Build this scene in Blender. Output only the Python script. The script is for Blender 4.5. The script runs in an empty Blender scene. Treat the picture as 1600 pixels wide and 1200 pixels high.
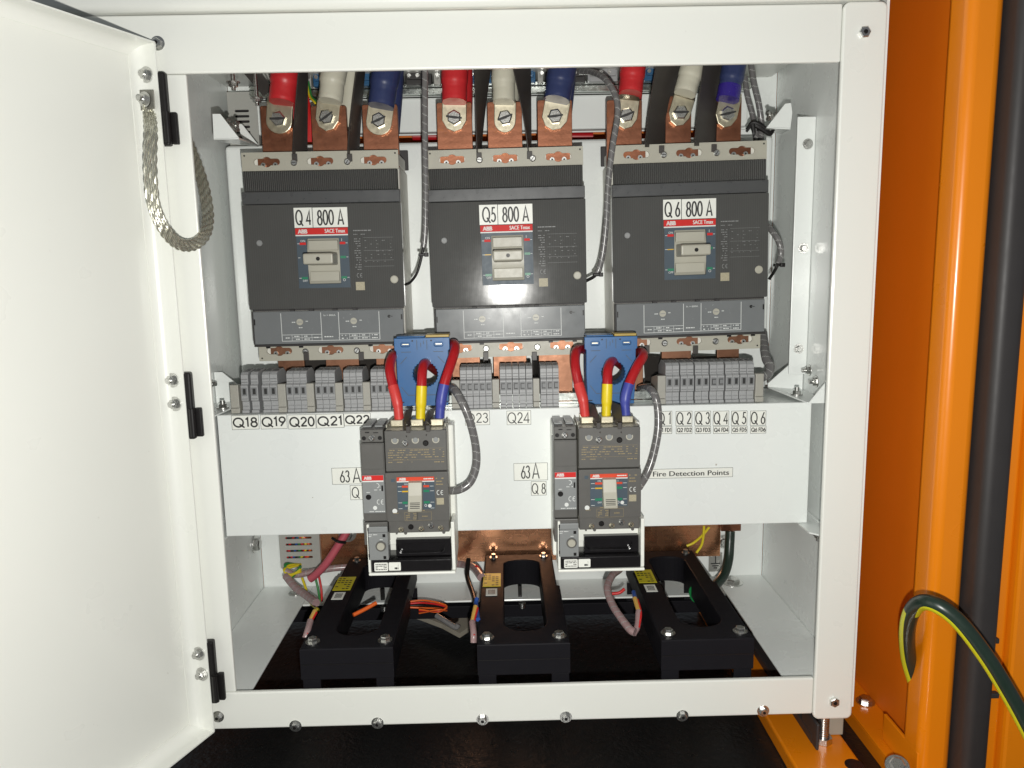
import bpy, bmesh, math, random
from mathutils import Vector, Matrix, Euler
random.seed(7)
PI = math.pi
S = bpy.context.scene
COL = S.collection
# ------------------------------------------------------------------ camera, light, exposure
F = 1200.0
PITCH, YAW, ROLL = 0.1537, 0.0100, -0.0203
CAMP = Vector((0.0, -0.87, 0.0))
def cam_axes(p, yw, r):
    cp, sp = math.cos(p), math.sin(p)
    f = Vector((math.sin(yw)*cp, math.cos(yw)*cp, -sp))
    rt = Vector((math.cos(yw), -math.sin(yw), 0)); up = rt.cross(f)
    c, s = math.cos(r), math.sin(r)
    return c*rt+s*up, -s*rt+c*up, f
RT, UP, FW = cam_axes(PITCH, YAW, ROLL)
cd = bpy.data.cameras.new('camera'); cam = bpy.data.objects.new('camera', cd); COL.objects.link(cam)
cd.sensor_width = 36; cd.lens = 36*F/1600; cd.clip_start = 0.02; cd.clip_end = 50
cam.matrix_world = Matrix(((RT.x, UP.x, -FW.x, CAMP.x), (RT.y, UP.y, -FW.y, CAMP.y), (RT.z, UP.z, -FW.z, CAMP.z), (0, 0, 0, 1)))
S.camera = cam
W_ = bpy.data.worlds.new('World'); S.world = W_; W_.use_nodes = True
bg = W_.node_tree.nodes['Background']; bg.inputs[0].default_value = (0.86, 0.93, 1.0, 1); bg.inputs[1].default_value = 0.16
fl = bpy.data.lights.new('phone_flash', 'POINT'); flo = bpy.data.objects.new('phone_flash', fl); COL.objects.link(flo)
fl.energy = 33; fl.shadow_soft_size = 0.006; fl.color = (1.0, 0.985, 0.935)
flo.location = (0.012, -0.87, -0.062)
S.view_settings.view_transform = 'Standard'; S.view_settings.look = 'None'
S.view_settings.exposure = 0; S.view_settings.gamma = 1; S.view_settings.use_curve_mapping = False

def ray(px, py): return RT*((px-800)/F) - UP*((py-600)/F) + FW
def P(px, py, y):
    d = ray(px, py); return CAMP + d*((y-CAMP.y)/d.y)
def Pz(px, py, z):
    d = ray(px, py); return CAMP + d*((z-CAMP.z)/d.z)
# ------------------------------------------------------------------ materials
def nmat(name, col, rough=0.45, metal=0.0, var=0.06, vscale=30, bump=0.0, bscale=400, coat=0.0, spec=0.5, rvar=0.08, bdist=0.0005):
    m = bpy.data.materials.new(name); m.use_nodes = True
    nt = m.node_tree; b = nt.nodes['Principled BSDF']
    tc = nt.nodes.new('ShaderNodeTexCoord')
    n1 = nt.nodes.new('ShaderNodeTexNoise'); n1.inputs['Scale'].default_value = vscale; n1.inputs['Detail'].default_value = 5
    nt.links.new(tc.outputs['Object'], n1.inputs['Vector'])
    mx = nt.nodes.new('ShaderNodeMix'); mx.data_type = 'RGBA'
    c1 = [max(0, c*(1-var)) for c in col]; c2 = [min(1, c*(1+var)) for c in col]
    mx.inputs[6].default_value = (*c1, 1); mx.inputs[7].default_value = (*c2, 1)
    nt.links.new(n1.outputs['Fac'], mx.inputs[0]); nt.links.new(mx.outputs[2], b.inputs['Base Color'])
    n2 = nt.nodes.new('ShaderNodeTexNoise'); n2.inputs['Scale'].default_value = vscale*2.7; n2.inputs['Detail'].default_value = 4
    nt.links.new(tc.outputs['Object'], n2.inputs['Vector'])
    mr = nt.nodes.new('ShaderNodeMapRange'); mr.inputs['To Min'].default_value = max(0.02, rough-rvar); mr.inputs['To Max'].default_value = min(1, rough+rvar)
    nt.links.new(n2.outputs['Fac'], mr.inputs['Value']); nt.links.new(mr.outputs[0], b.inputs['Roughness'])
    b.inputs['Metallic'].default_value = metal
    b.inputs['Specular IOR Level'].default_value = spec
    b.inputs['Coat Weight'].default_value = coat; b.inputs['Coat Roughness'].default_value = 0.12
    if bump > 0:
        n3 = nt.nodes.new('ShaderNodeTexNoise'); n3.inputs['Scale'].default_value = bscale; n3.inputs['Detail'].default_value = 2
        nt.links.new(tc.outputs['Object'], n3.inputs['Vector'])
        bp = nt.nodes.new('ShaderNodeBump'); bp.inputs['Strength'].default_value = bump; bp.inputs['Distance'].default_value = bdist
        nt.links.new(n3.outputs['Fac'], bp.inputs['Height']); nt.links.new(bp.outputs[0], b.inputs['Normal'])
    return m
def wave_bump(m, axis, scale, strength, dist=0.0006):
    nt = m.node_tree; b = nt.nodes['Principled BSDF']
    tc = nt.nodes.new('ShaderNodeTexCoord'); w = nt.nodes.new('ShaderNodeTexWave')
    w.bands_direction = axis; w.inputs['Scale'].default_value = scale
    nt.links.new(tc.outputs['Object'], w.inputs['Vector'])
    bp = nt.nodes.new('ShaderNodeBump'); bp.inputs['Strength'].default_value = strength; bp.inputs['Distance'].default_value = dist
    nt.links.new(w.outputs['Fac'], bp.inputs['Height'])
    if b.inputs['Normal'].is_linked: nt.links.new(b.inputs['Normal'].links[0].from_socket, bp.inputs['Normal'])
    nt.links.new(bp.outputs[0], b.inputs['Normal'])
    return m
def brush_bump(m, sc, strength, dist):
    nt = m.node_tree; b = nt.nodes['Principled BSDF']; tc = nt.nodes.new('ShaderNodeTexCoord'); mp_ = nt.nodes.new('ShaderNodeMapping'); mp_.inputs['Scale'].default_value = sc
    n = nt.nodes.new('ShaderNodeTexNoise'); n.inputs['Scale'].default_value = 1; n.inputs['Detail'].default_value = 4
    nt.links.new(tc.outputs['Object'], mp_.inputs['Vector']); nt.links.new(mp_.outputs[0], n.inputs['Vector'])
    bp = nt.nodes.new('ShaderNodeBump'); bp.inputs['Strength'].default_value = strength; bp.inputs['Distance'].default_value = dist
    nt.links.new(n.outputs['Fac'], bp.inputs['Height'])
    if b.inputs['Normal'].is_linked: nt.links.new(b.inputs['Normal'].links[0].from_socket, bp.inputs['Normal'])
    nt.links.new(bp.outputs[0], b.inputs['Normal']); return m
def stripes(m, axis, scale, k):
    nt = m.node_tree; b = nt.nodes['Principled BSDF']; src = b.inputs['Base Color'].links[0].from_socket
    tc = nt.nodes.new('ShaderNodeTexCoord'); w = nt.nodes.new('ShaderNodeTexWave'); w.bands_direction = axis; w.inputs['Scale'].default_value = scale
    nt.links.new(tc.outputs['Object'], w.inputs['Vector'])
    mr = nt.nodes.new('ShaderNodeMapRange'); mr.inputs['To Min'].default_value = 1-k; mr.inputs['To Max'].default_value = 1+k; nt.links.new(w.outputs['Fac'], mr.inputs['Value'])
    mx = nt.nodes.new('ShaderNodeMix'); mx.data_type = 'RGBA'; mx.blend_type = 'MULTIPLY'; mx.inputs[0].default_value = 1
    nt.links.new(src, mx.inputs[6]); nt.links.new(mr.outputs[0], mx.inputs[7]); nt.links.new(mx.outputs[2], b.inputs['Base Color']); return m
def specks(m, col, scale, thr):
    """small paint chips / dust specks of another colour"""
    nt = m.node_tree; b = nt.nodes['Principled BSDF']
    src = b.inputs['Base Color'].links[0].from_socket
    tc = nt.nodes.new('ShaderNodeTexCoord'); n = nt.nodes.new('ShaderNodeTexNoise'); n.inputs['Scale'].default_value = scale; n.inputs['Detail'].default_value = 3
    nt.links.new(tc.outputs['Object'], n.inputs['Vector'])
    r = nt.nodes.new('ShaderNodeMapRange'); r.inputs['From Min'].default_value = thr; r.inputs['From Max'].default_value = thr+0.03
    nt.links.new(n.outputs['Fac'], r.inputs['Value'])
    mx = nt.nodes.new('ShaderNodeMix'); mx.data_type = 'RGBA'; mx.inputs[7].default_value = (*col, 1)
    nt.links.new(r.outputs[0], mx.inputs[0]); nt.links.new(src, mx.inputs[6]); nt.links.new(mx.outputs[2], b.inputs['Base Color'])
    return m
M = {}
M['white'] = specks(nmat('white_paint', (0.80, 0.81, 0.76), 0.30, var=0.025, vscale=5, bump=0.10, bscale=260, coat=0.15), (0.42, 0.38, 0.30), 95, 0.775)
M['whitein'] = specks(nmat('white_paint_inner', (0.85, 0.88, 0.86), 0.28, var=0.02, vscale=6, bump=0.05, bscale=240, coat=0.15), (0.45, 0.42, 0.36), 80, 0.775)
M['cover'] = wave_bump(wave_bump(nmat('breaker_cover', (0.088, 0.088, 0.085), 0.125, var=0.10, vscale=25, rvar=0.03, bump=0.006, bscale=900, spec=0.14), 'X', 190, 0.012), 'Z', 190, 0.008)
M['ribbed'] = stripes(wave_bump(nmat('breaker_ribbed', (0.085, 0.085, 0.082), 0.38, var=0.1, vscale=25), 'X', 120, 0.9, 0.002), 'X', 120, 0.25)
M['cover'] = stripes(M['cover'], 'X', 105, 0.06)
M['band'] = nmat('breaker_band', (0.080, 0.082, 0.084), 0.30, var=0.12, vscale=25, rvar=0.12)
M['trip'] = specks(nmat('trip_panel', (0.19, 0.20, 0.205), 0.24, var=0.08, vscale=30, rvar=0.10, spec=0.22), (0.30, 0.31, 0.31), 160, 0.70)
M['rcgrey'] = nmat('rc_grey', (0.25, 0.26, 0.26), 0.35, var=0.05, vscale=60)
M['dark'] = nmat('dark_grey_plastic', (0.112, 0.109, 0.102), 0.38, var=0.08, vscale=60, bump=0.1, bscale=1500)
M['beige'] = nmat('beige_plastic', (0.44, 0.425, 0.355), 0.40, var=0.05, vscale=40)
M['base'] = nmat('breaker_base', (0.68, 0.67, 0.61), 0.45, var=0.06, vscale=30)
M['window'] = nmat('blue_grey_panel', (0.075, 0.10, 0.125), 0.42, var=0.06, vscale=40, spec=0.25)
M['copper'] = wave_bump(specks(nmat('copper', (0.27, 0.112, 0.066), 0.40, metal=1.0, var=0.25, vscale=35, rvar=0.14, bump=0.15, bscale=300), (0.30, 0.12, 0.06), 60, 0.62), 'Z', 30, 0.05)
M['copperlow'] = nmat('copper_lower', (0.23, 0.115, 0.072), 0.44, metal=1.0, var=0.22, vscale=40, rvar=0.14, bump=0.15, bscale=200)
M['copperbar'] = brush_bump(nmat('bright_copper', (0.78, 0.38, 0.21), 0.27, metal=1.0, var=0.25, vscale=25, rvar=0.06, bump=0.10, bscale=28, bdist=0.001), (5, 5, 260), 0.25, 0.0008)
M['tin'] = nmat('tinned_lug', (0.72, 0.66, 0.50), 0.34, metal=1.0, var=0.08, vscale=80, rvar=0.08, bump=0.04, bscale=300)
M['zinc'] = nmat('zinc_bolt', (0.62, 0.62, 0.60), 0.30, metal=1.0, var=0.15, vscale=300, rvar=0.12, bump=0.2, bscale=900)
M['zincrail'] = nmat('zinc_rail', (0.66, 0.70, 0.66), 0.25, metal=1.0, var=0.10, vscale=80, rvar=0.1)
M['red'] = nmat('red_sleeve', (0.56, 0.025, 0.03), 0.40, var=0.10, vscale=60, bump=0.15, bscale=120)
M['redcable'] = nmat('red_cable', (0.42, 0.010, 0.014), 0.33, var=0.08, vscale=60)
M['redlight'] = nmat('red_heat_shrink', (0.62, 0.045, 0.04), 0.42, var=0.06, vscale=80)
M['cream'] = nmat('white_sleeve', (0.58, 0.56, 0.46), 0.42, var=0.06, vscale=60, bump=0.15, bscale=120)
M['navy'] = nmat('navy_sleeve', (0.030, 0.043, 0.122), 0.36, var=0.12, vscale=60, bump=0.15, bscale=120)
M['purple'] = nmat('purple_blue_tape', (0.035, 0.020, 0.22), 0.25, var=0.1, vscale=60)
M['yellow'] = nmat('yellow_heat_shrink', (0.78, 0.60, 0.01), 0.42, var=0.06, vscale=80)
M['bluehs'] = nmat('blue_heat_shrink', (0.05, 0.065, 0.34), 0.42, var=0.06, vscale=80)
M['black'] = nmat('black_plastic', (0.011, 0.010, 0.010), 0.38, var=0.2, vscale=80, spec=0.3)
M['blackgloss'] = nmat('black_gloss', (0.012, 0.011, 0.012), 0.16, var=0.2, vscale=80)
M['barrier'] = nmat('black_barrier', (0.050, 0.044, 0.040), 0.42, var=0.15, vscale=30)
M['rubber'] = nmat('black_rubber', (0.030, 0.027, 0.027), 0.55, var=0.15, vscale=30)
M['ctblack'] = nmat('ct_black', (0.0115, 0.011, 0.0135), 0.52, var=0.12, vscale=40, bump=0.1, bscale=600, spec=0.07)
M['bed'] = nmat('black_bed', (0.010, 0.010, 0.010), 0.30, var=0.2, vscale=20, bump=0.55, bscale=130, bdist=0.002)
M['orange'] = nmat('orange_paint', (0.76, 0.215, 0.0035), 0.30, var=0.04, vscale=8, bump=0.08, bscale=120, coat=0.25)
M['orangewall'] = nmat('orange_paint_matt', (0.72, 0.170, 0.003), 0.5, var=0.05, vscale=6, bump=0.06, bscale=160)
M['blueCT'] = nmat('blue_plastic', (0.020, 0.118, 0.315), 0.36, var=0.08, vscale=60, bump=0.08, bscale=900)
M['bluerelay'] = nmat('blue_relay', (0.02, 0.10, 0.22), 0.4, var=0.08, vscale=60)
M['brass'] = nmat('brass_plate', (0.42, 0.29, 0.055), 0.4, var=0.15, vscale=80)
M['term'] = nmat('terminal_grey', (0.345, 0.35, 0.355), 0.42, var=0.06, vscale=90)
M['termdark'] = nmat('terminal_recess', (0.085, 0.085, 0.088), 0.5, var=0.1, vscale=90)
M['termmark'] = nmat('terminal_marker', (0.20, 0.205, 0.21), 0.5, var=0.1, vscale=90)
M['stop'] = nmat('end_stop', (0.36, 0.35, 0.31), 0.45, var=0.06, vscale=90)
M['duct'] = nmat('duct_grey', (0.40, 0.40, 0.37), 0.45, var=0.04, vscale=40)
M['sticker'] = nmat('sticker_white', (0.86, 0.87, 0.81), 0.42, var=0.04, vscale=120)
M['ink'] = nmat('ink_black', (0.022, 0.022, 0.022), 0.5, var=0.2, vscale=300)
M['inkw'] = nmat('ink_white', (0.72, 0.74, 0.72), 0.5, var=0.05, vscale=300)
M['inkg'] = nmat('ink_grey', (0.26, 0.265, 0.265), 0.5, var=0.2, vscale=500)
M['inkgold'] = nmat('ink_gold', (0.32, 0.25, 0.13), 0.5, var=0.2, vscale=500)
M['inkred'] = nmat('ink_red', (0.62, 0.028, 0.025), 0.5, var=0.04, vscale=300, spec=0.2)
M['inkorange'] = nmat('ink_orange_red', (0.66, 0.065, 0.025), 0.35, var=0.04, vscale=300)
M['inkgreen'] = nmat('ink_green', (0.01, 0.20, 0.10), 0.4, var=0.04, vscale=300)
M['inkyel'] = nmat('ink_yellow', (0.70, 0.42, 0.01), 0.4, var=0.04, vscale=300)
M['tan'] = nmat('tan_patch', (0.40, 0.36, 0.25), 0.5, var=0.35, vscale=700)
M['ylabel'] = nmat('yellow_label', (0.62, 0.55, 0.02), 0.4, var=0.05, vscale=100)
M['green'] = nmat('green_plastic', (0.02, 0.30, 0.08), 0.4)
M['earthgreen'] = nmat('dark_green_cable', (0.016, 0.030, 0.022), 0.32, var=0.15, vscale=60)
M['earthyellow'] = nmat('yellow_stripe', (0.62, 0.62, 0.02), 0.35, var=0.05, vscale=60)
M['wirey'] = nmat('yellow_wire', (0.72, 0.58, 0.02), 0.4)
M['wireg'] = nmat('green_wire', (0.03, 0.22, 0.05), 0.4)
M['wirer'] = nmat('red_wire', (0.60, 0.02, 0.02), 0.4)
M['wireo'] = nmat('orange_wire', (0.75, 0.13, 0.02), 0.4)
M['wireb'] = nmat('blue_wire', (0.03, 0.09, 0.35), 0.4)
M['crimp'] = nmat('tan_crimp', (0.70, 0.42, 0.10), 0.4)
M['pink'] = nmat('pink_sleeve', (0.50, 0.10, 0.13), 0.35, var=0.12, vscale=60)
M['wrap'] = nmat('spiral_wrap', (0.155, 0.150, 0.15), 0.22, var=0.2, vscale=120)
M['wrapedge'] = nmat('spiral_wrap_edge', (0.34, 0.34, 0.33), 0.25, var=0.1, vscale=120)
M['wrappink'] = nmat('spiral_wrap_pink', (0.33, 0.22, 0.22), 0.25, var=0.3, vscale=90)
M['braid'] = nmat('tinned_braid', (0.64, 0.63, 0.54), 0.38, metal=0.9, var=0.25, vscale=220, rvar=0.12)
M['foil'] = nmat('earth_foil', (0.34, 0.34, 0.32), 0.35, metal=0.4, var=0.05)
M['concrete'] = nmat('dusty_steel', (0.36, 0.33, 0.27), 0.6, var=0.15, vscale=40)

# ------------------------------------------------------------------ mesh helpers
def addbm(dst, src, mi=0, mat=None, smooth=None):
    if mat is not None: bmesh.ops.transform(src, matrix=mat, verts=src.verts)
    m = {}
    for v in src.verts: m[v] = dst.verts.new(v.co)
    for f in src.faces:
        try: g = dst.faces.new([m[v] for v in f.verts])
        except ValueError: continue
        g.material_index = mi; g.smooth = f.smooth if smooth is None else smooth
    src.free()
def box(bm, x0, x1, y0, y1, z0, z1, bev=0.0, mi=0, seg=2, mat=None):
    t = bmesh.new(); bmesh.ops.create_cube(t, size=1)
    for v in t.verts:
        v.co.x = x0 if v.co.x < 0 else x1; v.co.y = y0 if v.co.y < 0 else y1; v.co.z = z0 if v.co.z < 0 else z1
    if x1 < x0 or y1 < y0 or z1 < z0: bmesh.ops.recalc_face_normals(t, faces=t.faces)
    if bev > 0:
        bmesh.ops.bevel(t, geom=t.edges[:], offset=bev, segments=seg, profile=0.5, affect='EDGES', clamp_overlap=True)
        if seg > 1:
            for f in t.faces: f.smooth = False
    addbm(bm, t, mi, mat)
def frame_from(d):
    d = d.normalized(); a = Vector((0, 0, 1)) if abs(d.z) < 0.9 else Vector((1, 0, 0))
    u = a.cross(d).normalized(); return u, d.cross(u), d
def cyl(bm, p0, p1, r, n=20, r2=None, mi=0, cap=True, smooth=True):
    p0, p1 = Vector(p0), Vector(p1); r2 = r if r2 is None else r2
    u, v, d = frame_from(p1-p0)
    a = [bm.verts.new(p0+(u*math.cos(2*PI*i/n)+v*math.sin(2*PI*i/n))*r) for i in range(n)]
    b = [bm.verts.new(p1+(u*math.cos(2*PI*i/n)+v*math.sin(2*PI*i/n))*r2) for i in range(n)]
    for i in range(n):
        f = bm.faces.new((a[i], a[(i+1) % n], b[(i+1) % n], b[i])); f.smooth = smooth; f.material_index = mi
    if cap:
        f = bm.faces.new(a[::-1]); f.material_index = mi; f = bm.faces.new(b); f.material_index = mi
def catmull(pts, sub=8):
    pts = [Vector(p) for p in pts]
    if len(pts) < 3 or sub <= 1: return pts
    ext = [pts[0]*2-pts[1]]+pts+[pts[-1]*2-pts[-2]]; out = []
    for i in range(1, len(ext)-2):
        p0, p1, p2, p3 = ext[i-1:i+3]
        for k in range(sub):
            t = k/sub
            out.append(0.5*((2*p1)+(p2-p0)*t+(2*p0-5*p1+4*p2-p3)*t*t+(3*p1-p0-3*p2+p3)*t**3))
    out.append(pts[-1]); return out
def tube(bm, pts, r, n=12, sub=8, mi=0, cap=True, mifun=None, rfun=None, mifun2=None):
    ps = catmull(pts, sub); N = len(ps); rings = []; u = None
    for i, p in enumerate(ps):
        d = (ps[min(i+1, N-1)]-ps[max(i-1, 0)]).normalized()
        if u is None: u = frame_from(d)[0]
        u = (u-d*u.dot(d)).normalized(); v = d.cross(u)
        rr = r if rfun is None else rfun(i/(N-1))
        rings.append([bm.verts.new(p+(u*math.cos(2*PI*k/n)+v*math.sin(2*PI*k/n))*rr) for k in range(n)])
    for i in range(N-1):
        for k in range(n):
            f = bm.faces.new((rings[i][k], rings[i][(k+1) % n], rings[i+1][(k+1) % n], rings[i+1][k])); f.smooth = True
            f.material_index = mi if mifun is None and mifun2 is None else (mifun(i/(N-1)) if mifun else mifun2(i, k))
    if cap:
        f = bm.faces.new(rings[0][::-1]); f.material_index = rings and (mi if not mifun else mifun(0)); f = bm.faces.new(rings[-1]); f.material_index = mi if not mifun else mifun(1)
def hexbolt(bm, c, n=(0, -1, 0), r=0.006, h=0.004, washer=True, mi=0, rot=0.0, dome=True, hole=None):
    c = Vector(c); n = Vector(n).normalized(); t = 0
    if washer: cyl(bm, c, c+n*0.0012, r*1.45, 24, mi=mi); t = 0.0012
    u, v, d = frame_from(n)
    def ring(z, rr): return [bm.verts.new(c+n*z+(u*math.cos(rot+i*PI/3)+v*math.sin(rot+i*PI/3))*rr) for i in range(6)]
    a = ring(t, r); b = ring(t+h*0.8, r); e = ring(t+h, r*0.82)
    for p, q in ((a, b), (b, e)):
        for i in range(6):
            f = bm.faces.new((p[i], p[(i+1) % 6], q[(i+1) % 6], q[i])); f.material_index = mi
    f = bm.faces.new(e); f.material_index = mi
    if hole is not None: cyl(bm, c+n*(t+h-0.0005), c+n*(t+h+0.0003), r*0.38, 12, mi=hole)
def studnut(bm, c, n, r=0.005, L=0.008, mi=0):
    c = Vector(c); n = Vector(n).normalized()
    hexbolt(bm, c, n, r, r*0.8, True, mi, rot=random.random())
    tube(bm, [c+n*(r*0.8), c+n*(r*0.8+L)], r*0.55, 10, 1, mi)
def panscrew(bm, c, n=(0, -1, 0), r=0.004, mi=0, slot=1, ang=0.6):
    c = Vector(c); n = Vector(n).normalized()
    cyl(bm, c, c+n*r*0.35, r, 20, mi=mi); cyl(bm, c+n*r*0.35, c+n*r*0.6, r, 20, r*0.7, mi=mi)
    u, v, d = frame_from(n); w = u*math.cos(ang)+v*math.sin(ang); x = n.cross(w)
    for ww in ((w, x), (x, w)) if slot == 2 else ((w, x),):
        q = [c+n*(r*0.61)+ww[0]*a*r*0.65+ww[1]*b*r*0.10 for a, b in ((-1, -1), (1, -1), (1, 1), (-1, 1))]
        f = bm.faces.new([bm.verts.new(p) for p in q]); f.material_index = mi+1
        if f.calc_center_median() is not None:
            f.normal_update()
            if f.normal.dot(n) < 0: f.normal_flip()
def curve_mesh(outlines, half, bevel=0.0):
    """closed 2-D outlines (first is the outside, rest holes) -> bmesh slab in xy, thickness 2*half along z"""
    cu = bpy.data.curves.new('tmp', 'CURVE'); cu.dimensions = '2D'; cu.fill_mode = 'BOTH'; cu.extrude = max(half-bevel, 0); cu.bevel_depth = bevel; cu.bevel_resolution = 1
    cu.offset = -bevel
    for o in outlines:
        sp = cu.splines.new('POLY'); sp.points.add(len(o)-1); sp.use_cyclic_u = True
        for p, q in zip(sp.points, o): p.co = (q[0], q[1], 0, 1)
    ob = bpy.data.objects.new('tmp', cu); me = bpy.data.meshes.new_from_object(ob)
    b = bmesh.new(); b.from_mesh(me); bpy.data.objects.remove(ob); bpy.data.curves.remove(cu); bpy.data.meshes.remove(me)
    bmesh.ops.remove_doubles(b, verts=b.verts, dist=1e-6)
    for f in b.faces: f.smooth = False
    return b
TOXZ = Matrix(((1, 0, 0, 0), (0, 0, -1, 0), (0, 1, 0, 0), (0, 0, 0, 1)))     # xy slab -> xz slab, +z (front) -> -y
def slabxz(bm, outlines, y0, y1, bevel=0.0, mi=0):
    b = curve_mesh(outlines, (y1-y0)/2, bevel)
    addbm(bm, b, mi, Matrix.Translation((0, (y0+y1)/2, 0)) @ TOXZ)
def rrect(x0, x1, z0, z1, r, n=5):
    o = []
    for cx, cz, a in ((x1-r, z0+r, -PI/2), (x1-r, z1-r, 0), (x0+r, z1-r, PI/2), (x0+r, z0+r, PI)):
        for i in range(n+1): o.append((cx+r*math.cos(a+PI/2*i/n), cz+r*math.sin(a+PI/2*i/n)))
    return o
def circ(cx, cz, r, n=24): return [(cx+r*math.cos(2*PI*i/n), cz+r*math.sin(2*PI*i/n)) for i in range(n)]
def keyhole(cx, cz, hw, hr, br, n=8):
    """horizontal slot with a round bump in the middle"""
    o = []; a0 = math.asin(hr/br)
    def arc(x, z, r, s, e):
        for i in range(n+1):
            t = s+(e-s)*i/n; o.append((x+r*math.cos(t), z+r*math.sin(t)))
    arc(cx+hw-hr, cz, hr, -PI/2, PI/2); arc(cx, cz, br, a0, PI-a0); arc(cx-hw+hr, cz, hr, PI/2, 3*PI/2); arc(cx, cz, br, PI+a0, 2*PI-a0)
    return o
def quad(bm, x0, x1, z0, z1, y, mi=0):
    f = bm.faces.new([bm.verts.new(p) for p in ((x0, y, z0), (x1, y, z0), (x1, y, z1), (x0, y, z1))]); f.material_index = mi
def sheet(bm, grid, th, mi=0):
    """grid[i][j] of points -> sheet of thickness th"""
    n, m = len(grid), len(grid[0]); V = [[Vector(p) for p in r] for r in grid]; A = []; B = []
    for i in range(n):
        ra, rb = [], []
        for j in range(m):
            du = V[min(i+1, n-1)][j]-V[max(i-1, 0)][j]; dv = V[i][min(j+1, m-1)]-V[i][max(j-1, 0)]
            nn = du.cross(dv).normalized()*th/2
            ra.append(bm.verts.new(V[i][j]+nn)); rb.append(bm.verts.new(V[i][j]-nn))
        A.append(ra); B.append(rb)
    fs = []
    for i in range(n-1):
        for j in range(m-1):
            fs.append(bm.faces.new((A[i][j], A[i+1][j], A[i+1][j+1], A[i][j+1]))); fs.append(bm.faces.new((B[i][j], B[i][j+1], B[i+1][j+1], B[i+1][j])))
            fs[-1].smooth = fs[-2].smooth = True
    for i in range(n-1):
        for j in (0, m-1): fs.append(bm.faces.new((A[i][j], B[i][j], B[i+1][j], A[i+1][j])))
    for j in range(m-1):
        for i in (0, n-1): fs.append(bm.faces.new((A[i][j], A[i][j+1], B[i][j+1], B[i][j])))
    for f in fs: f.material_index = mi
# --- lettering
_tc = {}
def textmesh(body):
    if body not in _tc:
        cu = bpy.data.curves.new('t', 'FONT'); cu.body = body; cu.size = 1; cu.resolution_u = 3
        ob = bpy.data.objects.new('t', cu); me = bpy.data.meshes.new_from_object(ob)
        vs = [tuple(v.co) for v in me.vertices]; fs = [tuple(p.vertices) for p in me.polygons]
        xs = [v[0] for v in vs]; ys = [v[1] for v in vs]
        _tc[body] = (vs, fs, min(xs), max(xs), min(ys), max(ys)); bpy.data.objects.remove(ob); bpy.data.curves.remove(cu); bpy.data.meshes.remove(me)
    return _tc[body]
def ftext(bm, body, x0, x1, z0, z1, y, mi=0, bold=0.0):
    vs, fs, a, b, c, d = textmesh(body)
    for dx in ((0.0,) if not bold else (-bold, bold)):
        nv = [bm.verts.new((x0+(v[0]-a)/(b-a)*(x1-x0)+dx, y-abs(dx)*0.05*(1 if dx > 0 else 0), z0+(v[1]-c)/(d-c)*(z1-z0))) for v in vs]
        for f in fs:
            try: g = bm.faces.new([nv[i] for i in f]); g.material_index = mi
            except ValueError: pass
def ell(cx, cz, rx, rz, a0=0, a1=360, n=22):
    return [(cx+rx*math.cos(math.radians(a0+(a1-a0)*i/n)), cz+rz*math.sin(math.radians(a0+(a1-a0)*i/n))) for i in range(n+1)]
GL = {
 'Q': (0.98, [ell(.46, .5, .43, .47, 0, 360, 30), [(.55, .30), (.98, -.06)]]),
 '0': (0.64, [ell(.32, .5, .27, .47, 0, 360, 26)]),
 '1': (0.36, [[(.04, .80), (.22, .97), (.22, .02)]]),
 '2': (0.62, [ell(.31, .70, .24, .26, 172, -30, 14)+[(.06, .05)], [(.04, .05), (.60, .05)]]),
 '3': (0.60, [ell(.28, .74, .21, .22, 160, -90, 14), ell(.28, .28, .25, .25, 90, -160, 16)]),
 '4': (0.68, [[(.50, .0), (.50, .95), (.05, .27), (.66, .27)]]),
 '5': (0.62, [[(.55, .95), (.22, .95), (.15, .55)]+ell(.28, .31, .27, .28, 112, -150, 18)]),
 '6': (0.62, [ell(.31, .29, .26, .27, 0, 360, 24), [(.46, .97), (.10, .43)]]),
 '8': (0.62, [ell(.31, .74, .21, .22, 0, 360, 22), ell(.31, .27, .26, .26, 0, 360, 24)]),
 '9': (0.62, [ell(.31, .70, .26, .27, 0, 360, 24), [(.16, .02), (.52, .56)]]),
 'A': (0.80, [[(.05, .0), (.40, 1.0), (.75, .0)], [(.16, .30), (.64, .30)]]),
 'F': (0.50, [[(.08, .0), (.08, .95), (.48, .95)], [(.08, .52), (.44, .52)]]),
 'D': (0.74, [[(.08, .05), (.08, .95)]+ell(.24, .5, .44, .45, 90, -90, 16)+[(.08, .05)]]),
 'C': (0.8, [ell(.5, .5, .42, .47, 60, 300, 20)]),
 'E': (0.8, [ell(.5, .5, .42, .47, 60, 300, 20), [(.1, .5), (.6, .5)]]),
 ' ': (0.30, []),
}
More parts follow.
